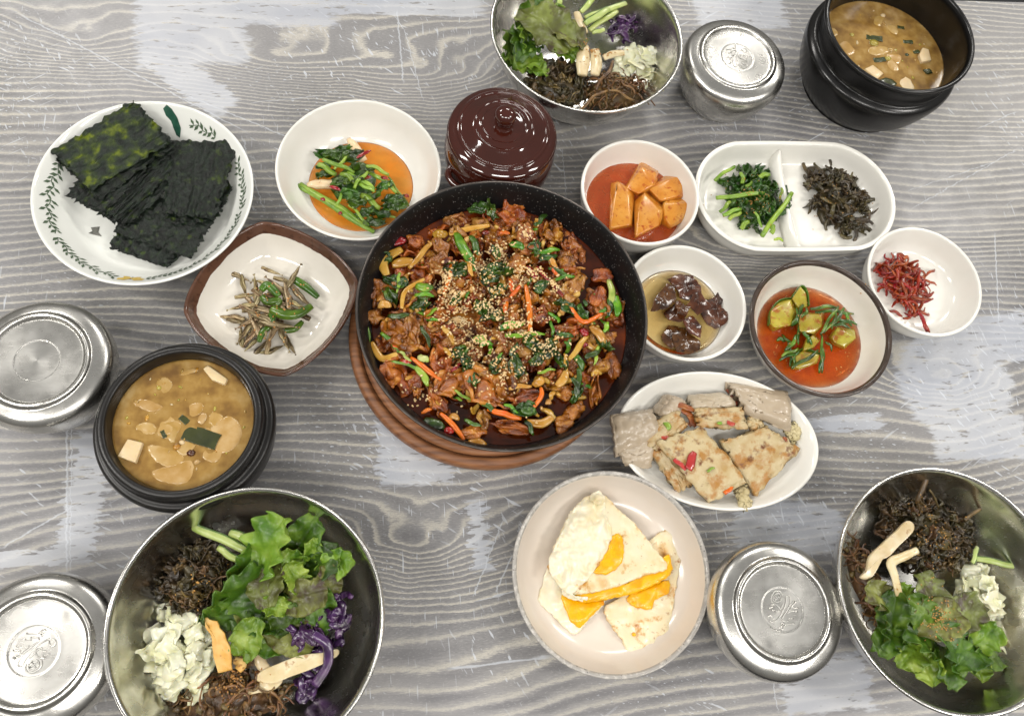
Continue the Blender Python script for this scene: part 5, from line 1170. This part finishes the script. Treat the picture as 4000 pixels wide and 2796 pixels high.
# ---------------------------------------------------------------- mixed vegetable bowls
lt = variants('lettuce_leaf|g', 6, lambda i: lettuce_leaf(3.8, 2.7, i + 1, .42, .35, .12, .035, 22, 26), 'lettuce')
lb_ = variants('lettuce_leaf|b', 5, lambda i: lettuce_leaf(2.8, 2.1, i + 11, .42, .4, .12, .035, 20, 24), 'lettuce_bright')
lr = variants('lettuce_leaf|r', 4, lambda i: lettuce_leaf(4.4, 3.2, i + 21, .32, .25, .1, .035, 22, 26), 'lettuce_red')
wl = variants('wilted_leaf|n', 9, lambda i: crumple(1.7, .9, i + 100, .5), 'namul_dark')
wl2 = variants('wilted_leaf|m', 6, lambda i: crumple(1.4, .8, i + 120, .5), 'namul_brown')
ws = variants('wilted_stem|n', 6, lambda i: curl_strip(3.0, .22, .7, i + 130, 1.0), 'namul_brown')
bs = variants('bracken_stem|b', 9, lambda i: curl_strip(3.6, .22, .8, i + 140, 1.15, 14), 'bracken')
bs2 = variants('bracken_tip|b', 6, lambda i: blob((.32, .26, .22), .6, 2.2, i + 90, 2, .5, .2), 'namul_brown')
rc = variants('cabbage_shred|r', 7, lambda i: curl_strip(2.8, .85, .28, i + 160, 1.1, 12), 'red_cabbage')
wc = variants('cabbage_piece|w', 7, lambda i: square_piece(1.7, 1.35, i + 180, .06), 'white_cabbage')
def dark_heap(zf, x, y, z, rad, h, label, n=80, rot=0.0, brown=.3):
    o = empty('wilted_greens', zf(x, y, z), label, 'greens', 'heaps of dark wilted greens')
    core(o, 'packed_leaves', (0, 0), (rad[0] * .8, rad[1] * .8), rot, -.2, h * .75, 'namul_dark', x)
    pile(o, 'wilted_leaf', wl, int(n * .5), (0, 0), rad, rot, 0, h, (.6, 1.15), .8)
    pile(o, 'wilted_leaf', wl2, int(n * brown), (0, 0), rad, rot, 0.05, h, (.5, 1.0), .8)
    pile(o, 'wilted_stem', ws, int(n * .25), (0, 0), rad, rot, 0.1, h, (.5, .9), .4)
    return o
def bracken_heap(zf, x, y, z, rad, h, label, n=60, rot=0.0, tips=40):
    o = empty('bracken_heap', zf(x, y, z), label, 'bracken', 'heaps of bracken stems')
    core(o, 'packed_stems', (0, 0), (rad[0] * .8, rad[1] * .8), rot, -.2, h * .7, 'namul_brown', x)
    pile(o, 'bracken_stem', bs, n, (0, 0), rad, rot, .05, h, (.5, 1.0), .35)
    pile(o, 'bracken_tip', bs2, tips, (0, 0), rad, rot, .1, h, (.5, 1.1), .8)
    return o
def leaf_heap(zf, label, items, z):
    xs = [i[0] for i in items]; ys = [i[1] for i in items]
    o = empty('lettuce_heap', zf(sum(xs) / len(xs), sum(ys) / len(ys), z - .8), label, 'lettuce', 'heaps of lettuce')
    for (x, y, dz, kind, ang, tx, ty, s) in items:
        place('lettuce_leaf', random.choice({'g': lt, 'b': lb_, 'r': lr}[kind]), o, TR(local(o, zf(x, y, z + dz)), (math.radians(tx), math.radians(ty), math.radians(ang)), s))
    return o
def cab_heap(zf, x, y, z, rad, h, label, n=26, rot=0.0, purple=False):
    o = empty('purple_cabbage' if purple else 'white_cabbage', zf(x, y, z), label, 'cabbage', 'heaps of cut cabbage')
    if purple: pile(o, 'cabbage_shred', rc, n, (0, 0), rad, rot, 0, h, (.55, .95), .7)
    else: pile(o, 'cabbage_piece', wc, n, (0, 0), rad, rot, 0, h, (.55, 1.15), .6)
    return o
def mushroom(zf, pts, z, w, label, m='mushroom', flat=.5, taper=(.7, 1.0, .75)):
    P_ = [zf(x, y, z + .08 * i) for i, (x, y) in enumerate(pts)]; c = sum(P_, Vector()) / len(P_); pc = curve_pts([p - c for p in P_], 6); k = len(pc) - 1
    o = part('mushroom_piece' if m == 'mushroom' else 'omelette_strip', tube(pc, [w / 2 * (taper[0] + (taper[1] - taper[0]) * math.sin(math.pi * i / k) + (taper[2] - taper[0]) * i / k) * (1 + .15 * nz3(i * .5, w)) for i in range(k + 1)], flat, 12), m, None, TR(c))
    return tag(o, label, 'mushroom' if m == 'mushroom' else 'omelette', 'pale mushroom strips' if m == 'mushroom' else None)
def cuc(zf, a, b, z, w, label):
    p0, p1 = zf(*a, z), zf(*b, z + .3); c = (p0 + p1) / 2
    o = part('cucumber_strip', strip(p0 - c, p1 - c, w, .6, .1, .08, (.8, 1, .8), seed=a[0]), 'cucumber_strip', None, TR(c))
    d = (p1 - p0).normalized(); sd = Vector((-d.y, d.x, 0)) * (w * .42)
    part('green_skin', strip(p0 - c + sd, p1 - c + sd, w * .35, .9, .1, .08, (.8, 1, .8), seed=a[0]), 'cucumber_skin', o)
    return tag(o, label, 'cucumber', 'cucumber strips')

# bowl by the egg plate / stew
z3 = zoomer(350, 1850, 1.6967)
d1 = dark_heap(z3, 720, 690, 3.0, (2.75, 2.5), 2.2, 'rounded mound of dark wilted greens beside white cabbage', 105, .3)
seeds(d1, around(z3(720, 720, 5)[:2], 2.2, 24), 'sesame_toasted', .17)
b1 = bracken_heap(z3, 930, 1500, 2.6, (4.3, 2.0), 1.8, 'brown bracken heap with sesame below the white cabbage and mushrooms', 75, .1, 60)
seeds(b1, around(z3(960, 1360, 4)[:2], 2.4, 90), 'sesame_toasted', .16)
cab_heap(z3, 590, 1170, 2.9, (2.3, 3.2), 1.6, 'heap of translucent white cabbage squares beside the dark greens mound', 66, .2)
cab_heap(z3, 1470, 1060, 3.0, (2.0, 1.9), 1.7, 'tangle of purple cabbage resting on a long mushroom', 36, 0, True)
cab_heap(z3, 1650, 910, 3.4, (.9, 1.5), 1.2, 'small clump of purple cabbage against the bowl wall', 14, 0, True)
cab_heap(z3, 1450, 1400, 2.4, (.8, .7), .8, 'loose purple cabbage bits near the bowl bottom', 8, 0, True)
mushroom(z3, [(1570, 1100), (1585, 1200), (1540, 1300), (1480, 1400)], 4.0, .75, 'single long purple cabbage ribbon hanging over the mushroom', 'red_cabbage') if False else None
o = part('cabbage_ribbon', tube(curve_pts([z3(1480, 1060, 4.8) - z3(1540, 1220, 3.6), z3(1570, 1130, 4.6) - z3(1540, 1220, 3.6), z3(1575, 1260, 4.0) - z3(1540, 1220, 3.6), z3(1490, 1400, 3.0) - z3(1540, 1220, 3.6)], 6), .36, .35, 8), 'red_cabbage', None, TR(z3(1540, 1220, 3.6)))
tag(o, 'long purple cabbage ribbon draped over the long mushroom', 'cabbage')
def mslab(zf, q, z, label, tilt=0.0):
    W = [zf(x, y, z) for x, y in q]; c = sum(W, Vector()) / len(W)
    o = part('mushroom_piece', slab([p - c for p in W], .4, lambda x, y: tilt * x + .1 * nz3(x, y, 5), edge=.14, wob=.1, wfreq=1.3, seed=q[0][0], rings=6), 'mushroom', None, TR(c))
    return tag(o, label, 'mushroom', 'pale mushroom strips')
mslab(z3, [(1100, 1345), (1150, 1300), (1240, 1260), (1400, 1200), (1560, 1180), (1645, 1160), (1640, 1210), (1480, 1290), (1330, 1345), (1220, 1390), (1120, 1375)], 3.7, 'long pale mushroom slice lying under purple cabbage')
mslab(z3, [(1020, 1470), (1100, 1400), (1170, 1360), (1270, 1330), (1280, 1380), (1210, 1440), (1120, 1450)], 3.4, 'short pale mushroom slice touching the bracken heap')
mushroom(z3, [(1110, 1180), (1140, 1260), (1180, 1300)], 3.6, .8, 'small pale mushroom stub beside the lettuce')
W_ = [z3(x, y, 4.5) for x, y in ((760, 950), (850, 975), (905, 1060), (932, 1150), (945, 1300), (850, 1322), (822, 1180), (812, 1080), (780, 1010))]; c_ = sum(W_, Vector()) / len(W_)
o = part('omelette_strip', slab([p - c_ for p in W_], .3, lambda x, y: .12 * y + .15 * nz3(x * .8, y * .8), edge=.08, wob=.12, wfreq=1.8, seed=4, rings=8, jag=.12, sub=1), 'omelette', None, TR(c_))
tag(o, 'bent yellow omelette strip on the white cabbage', 'omelette')
mushroom(z3, [(960, 1230), (1010, 1260), (980, 1300)], 3.8, .7, 'small crumb of yellow omelette by the bracken', 'omelette', .5)
cuc(z3, (690, 355), (1060, 520), 4.6, .62, 'longest cucumber strip with dark skin end by the dark mound')
cuc(z3, (930, 390), (1110, 470), 4.9, .6, 'thick cucumber strip tucked under the big lettuce leaf')
cuc(z3, (850, 490), (1000, 580), 4.7, .5, 'short cucumber strip between the dark mound and lettuce')
cuc(z3, (940, 410), (1110, 440), 4.5, .4, 'thin cucumber strip behind the thick one')
leaf_heap(z3, 'tall heap of green lettuce leaves beside purple cabbage and cucumber', [
    (1300, 820, -1.2, 'g', 20, 5, 10, 1.3), (1180, 1080, -1.0, 'g', 80, 5, 0, 1.0), (1330, 1060, -.9, 'r', 60, 5, 0, .9), (1500, 900, -.8, 'g', 10, 10, 10, 1.0), (1100, 900, -1.0, 'r', 40, 5, 5, .9), (1500, 600, -.8, 'g', -70, 25, 0, 1.15), (1640, 590, -.2, 'b', -60, 30, 10, 1.0), (1420, 430, -.3, 'g', -30, 25, 5, 1.0),
    (1210, 480, 1.0, 'b', -28, 20, -25, 1.65), (980, 800, .1, 'g', -32, 20, 35, 1.35), (1030, 620, .3, 'g', -20, 10, 40, 1.0), (1180, 720, .6, 'r', 10, -12, -10, .85), (1360, 690, .5, 'b', 40, 20, 20, .9), (1330, 560, .4, 'b', 70, 30, -20, .8),
    (1420, 820, .3, 'r', -75, 10, 0, .8), (1230, 880, .5, 'b', 80, 20, 10, .75), (1060, 1080, .0, 'b', 160, -25, 0, 1.1), (1300, 950, -.4, 'g', 30, 20, 0, .9), (1580, 720, -.3, 'r', 20, 25, 20, .6), (880, 900, -.3, 'g', -40, 20, 40, .9), (1150, 1000, -.5, 'g', 90, 0, 20, .8), (1470, 500, .2, 'b', 10, 45, 20, .7)], 4.6)

# bowl at the table corner
z2 = zoomer(2700, 1800, 1.6115)
d2 = dark_heap(z2, 1470, 470, 2.6, (3.9, 3.2), 2.2, 'wide heap of dark wilted greens with a thick stalk sticking out', 150, -.2)
for a, b, w, zz in [((1480, 100), (1420, 260), .5, 4.4), ((1720, 370), (1880, 260), .32, 4.2), ((1500, 180), (1560, 300), .2, 4)]:
    part('stalk', strip(local(d2, z2(*a, zz + 1)), local(d2, z2(*b, zz)), w, .9, .1, .05, (1, .9, .8)), 'namul_brown', d2)
seeds(d2, around(z2(1560, 480, 4.5)[:2], 4.2, 110), 'sesame_toasted', .15)
b2 = bracken_heap(z2, 1085, 760, 2.6, (1.0, 3.7), 1.5, 'narrow band of brown bracken along the steel wall', 60, .25, 50)
mslab(z2, [(1345, 378), (1388, 400), (1380, 450), (1300, 530), (1235, 600), (1180, 630), (1150, 690), (1110, 745), (1050, 735), (1085, 690), (1110, 600), (1200, 510), (1290, 430)], 5.0, 'thick straight pale mushroom strip on the dark greens')
mushroom(z2, [(1425, 560), (1340, 600), (1260, 640), (1280, 720), (1310, 850)], 5.0, .75, 'thin bent pale mushroom strip touching the lettuce')
c2 = cab_heap(z2, 1800, 840, 2.6, (1.7, 2.0), 1.3, 'heap of white cabbage between cucumber and lettuce against bare steel', 30, 0)
cab_heap(z2, 1930, 1130, 2.4, (1.0, 2.0), .9, 'pale cabbage pieces spread on bare steel beside lettuce', 13, .2)
cuc(z2, (1785, 615), (2060, 665), 3.6, .5, 'cucumber strip with green tip resting on bare steel')
cuc(z2, (1800, 540), (1770, 640), 3.4, .4, 'short cucumber strip beside the dark greens')
l2 = leaf_heap(z2, 'heap of red-tinged lettuce sprinkled with sesame', [
    (1200, 1020, .0, 'g', 10, 15, 35, 1.1), (1180, 860, .6, 'r', 70, 25, 10, .8), (1280, 960, .8, 'g', -20, 20, -40, .9), (1340, 830, .5, 'b', 60, 10, 0, .7), (1500, 860, .8, 'r', 20, 5, 10, .9), (1560, 1000, .9, 'r', 100, 0, 5, 1.0), (1440, 960, .9, 'g', 30, 15, -15, .9), (1700, 960, .5, 'r', -60, 10, 0, .9),
    (1380, 1220, .1, 'b', 130, 15, 10, 1.15), (1460, 1290, .1, 'b', 200, 15, 10, 1.1), (1620, 1180, .5, 'g', 40, 25, 15, 1.1), (1590, 1290, .0, 'g', 160, 30, 0, 1.0), (1740, 1230, .2, 'g', 120, 20, 20, 1.0), (1840, 1110, .3, 'b', -50, 20, 0, 1.05), (1800, 1300, -.3, 'b', 180, 20, 10, .8), (1860, 1240, -.3, 'g', 100, 20, 10, .8), (1420, 1120, .6, 'g', 60, 10, 25, 1.1), (1240, 1120, -.3, 'g', 140, 10, 20, .9)], 4.0)
seeds(l2, around(z2(1540, 980, 5)[:2], 2.2, 110), 'sesame_toasted', .15)

# bowl by the jar
z1 = zoomer(1850, 0, 1.8368)
d3 = dark_heap(z1, 600, 620, 2.4, (3.2, 2.7), 2.0, 'heap of blackish wilted greens beside lettuce and bracken', 100, -.3, .2)
b3 = bracken_heap(z1, 1000, 660, 2.2, (3.6, 2.2), 1.7, 'tangle of curled brown bracken stems below the white cabbage', 75, .1, 60)
for a, b, w, zz in [((760, 790), (960, 650), .3, 4.0), ((960, 650), (1150, 720), .26, 4.0), ((880, 650), (1000, 440), .32, 4.4), ((1060, 590), (1160, 680), .22, 4)]:
    part('bracken_stem', strip(local(b3, z1(*a, zz)), local(b3, z1(*b, zz)), w, .9, .2, .25, (.8, 1, .8), seed=b[0]), 'bracken', b3)
cab_heap(z1, 1190, 450, 2.8, (2.3, 1.5), 1.4, 'ruffled pale yellow cabbage heap resting against bare steel', 26, .2)
cab_heap(z1, 1270, 570, 2.6, (.8, 1.2), .9, 'pale cabbage flap hanging beside the bracken tangle', 7, 0)
cab_heap(z1, 1070, 230, 3.0, (1.4, 1.7), 1.3, 'tuft of purple cabbage between cucumber and pale cabbage', 22, 0, True)
mushroom(z1, [(790, 330), (785, 430), (780, 540)], 4.4, 1.35, 'wide pale mushroom slice closer to the lettuce')
mushroom(z1, [(870, 360), (880, 450), (870, 540)], 4.4, 1.15, 'pale mushroom slice closer to the cabbage')
mushroom(z1, [(930, 420), (1000, 390), (1080, 380)], 4.0, .8, 'pale grey mushroom bit under sesame seeds')
mushroom(z1, [(740, 90), (765, 170), (800, 240)], 4.4, .9, 'greyish mushroom slice between lettuce and cucumber')
cuc(z1, (770, 90), (880, -30), 4.4, .6, 'cucumber strip pointing at the far bowl rim')
cuc(z1, (800, 130), (1095, 25), 4.6, .62, 'long cucumber strip with dark green tip above the others')
cuc(z1, (800, 175), (970, 65), 4.8, .7, 'fat cucumber strip with a pale face')
cuc(z1, (830, 220), (1030, 80), 4.4, .6, 'cucumber strip lying beside the purple cabbage')
cuc(z1, (850, 240), (940, 215), 4.2, .5, 'stubby cucumber end by the sesame seeds')
cuc(z1, (600, 60), (625, -30), 4.4, .6, 'cucumber piece standing behind the lettuce')
l3 = leaf_heap(z1, 'loose lettuce heap with one large brown-tinged leaf on top', [
    (330, 340, -.3, 'g', 20, 20, 20, 1.0), (360, 290, .2, 'b', 40, 30, 30, .9), (270, 450, -.6, 'b', 100, 20, 20, .8), (400, 470, .0, 'b', 110, -10, 10, 1.1), (450, 520, -.2, 'b', 60, -20, 10, .9), (250, 350, -.8, 'g', 20, 30, 30, .9), (640, 380, .1, 'b', 70, 10, 0, 1.0),
    (430, 110, .4, 'g', -30, 30, 20, 1.1), (590, 130, .3, 'b', 20, 40, 0, .9), (480, 60, .5, 'b', 10, 35, 10, .9), (520, 210, .9, 'r', 50, 5, -5, 1.45), (660, 260, .6, 'r', 60, 0, 10, 1.0), (700, 350, .2, 'b', 120, 0, 0, .7), (390, 380, .1, 'g', 140, 10, 10, .9)], 4.2)
seeds(l3, around(z1(950, 310, 5)[:2], 1.6, 120) + around(z1(850, 340, 5)[:2], 2.2, 50), 'sesame_toasted', .17)

# ---------------------------------------------------------------- sesame seeds, dropped onto whatever lies below them
bpy.context.view_layer.update()
dg = bpy.context.evaluated_depsgraph_get()
SV, SF = ICO[1]
for parent, pts, m, size, name in SEEDS:
    V, Fc = [], []
    base = parent.location / S
    for (x, y) in pts:
        hit, loc, nrm, idx, ob, mt = scene.ray_cast(dg, Vector((x, y, 20)) * S, Vector((0, 0, -1)))
        if not hit or (ob.parent is not None and ob.parent.type == 'EMPTY' and ob.parent.name.split('.')[0] in ('steel_bowl', 'frying_pan', 'square_plate')) or ob.name.startswith('table'): continue
        c = loc / S + nrm * (size * .18) - base
        q = nrm.to_track_quat('Z', 'Y').to_matrix() @ Matrix.Rotation(U(0, 6.283), 3, 'Z') @ Matrix.Rotation(U(-.4, .4), 3, 'X')
        k = U(.85, 1.15) * size; b = len(V)
        for v in SV:
            V.append(c + q @ Vector((v.x * k * .62 * (1 - .25 * v.x), v.y * k * .38 * (1 - .35 * v.x), v.z * k * .25)))
        Fc += [tuple(i + b for i in f) for f in SF]
    if V:
        o = part(name, (V, Fc), m, parent); o['kind'] = 'stuff'
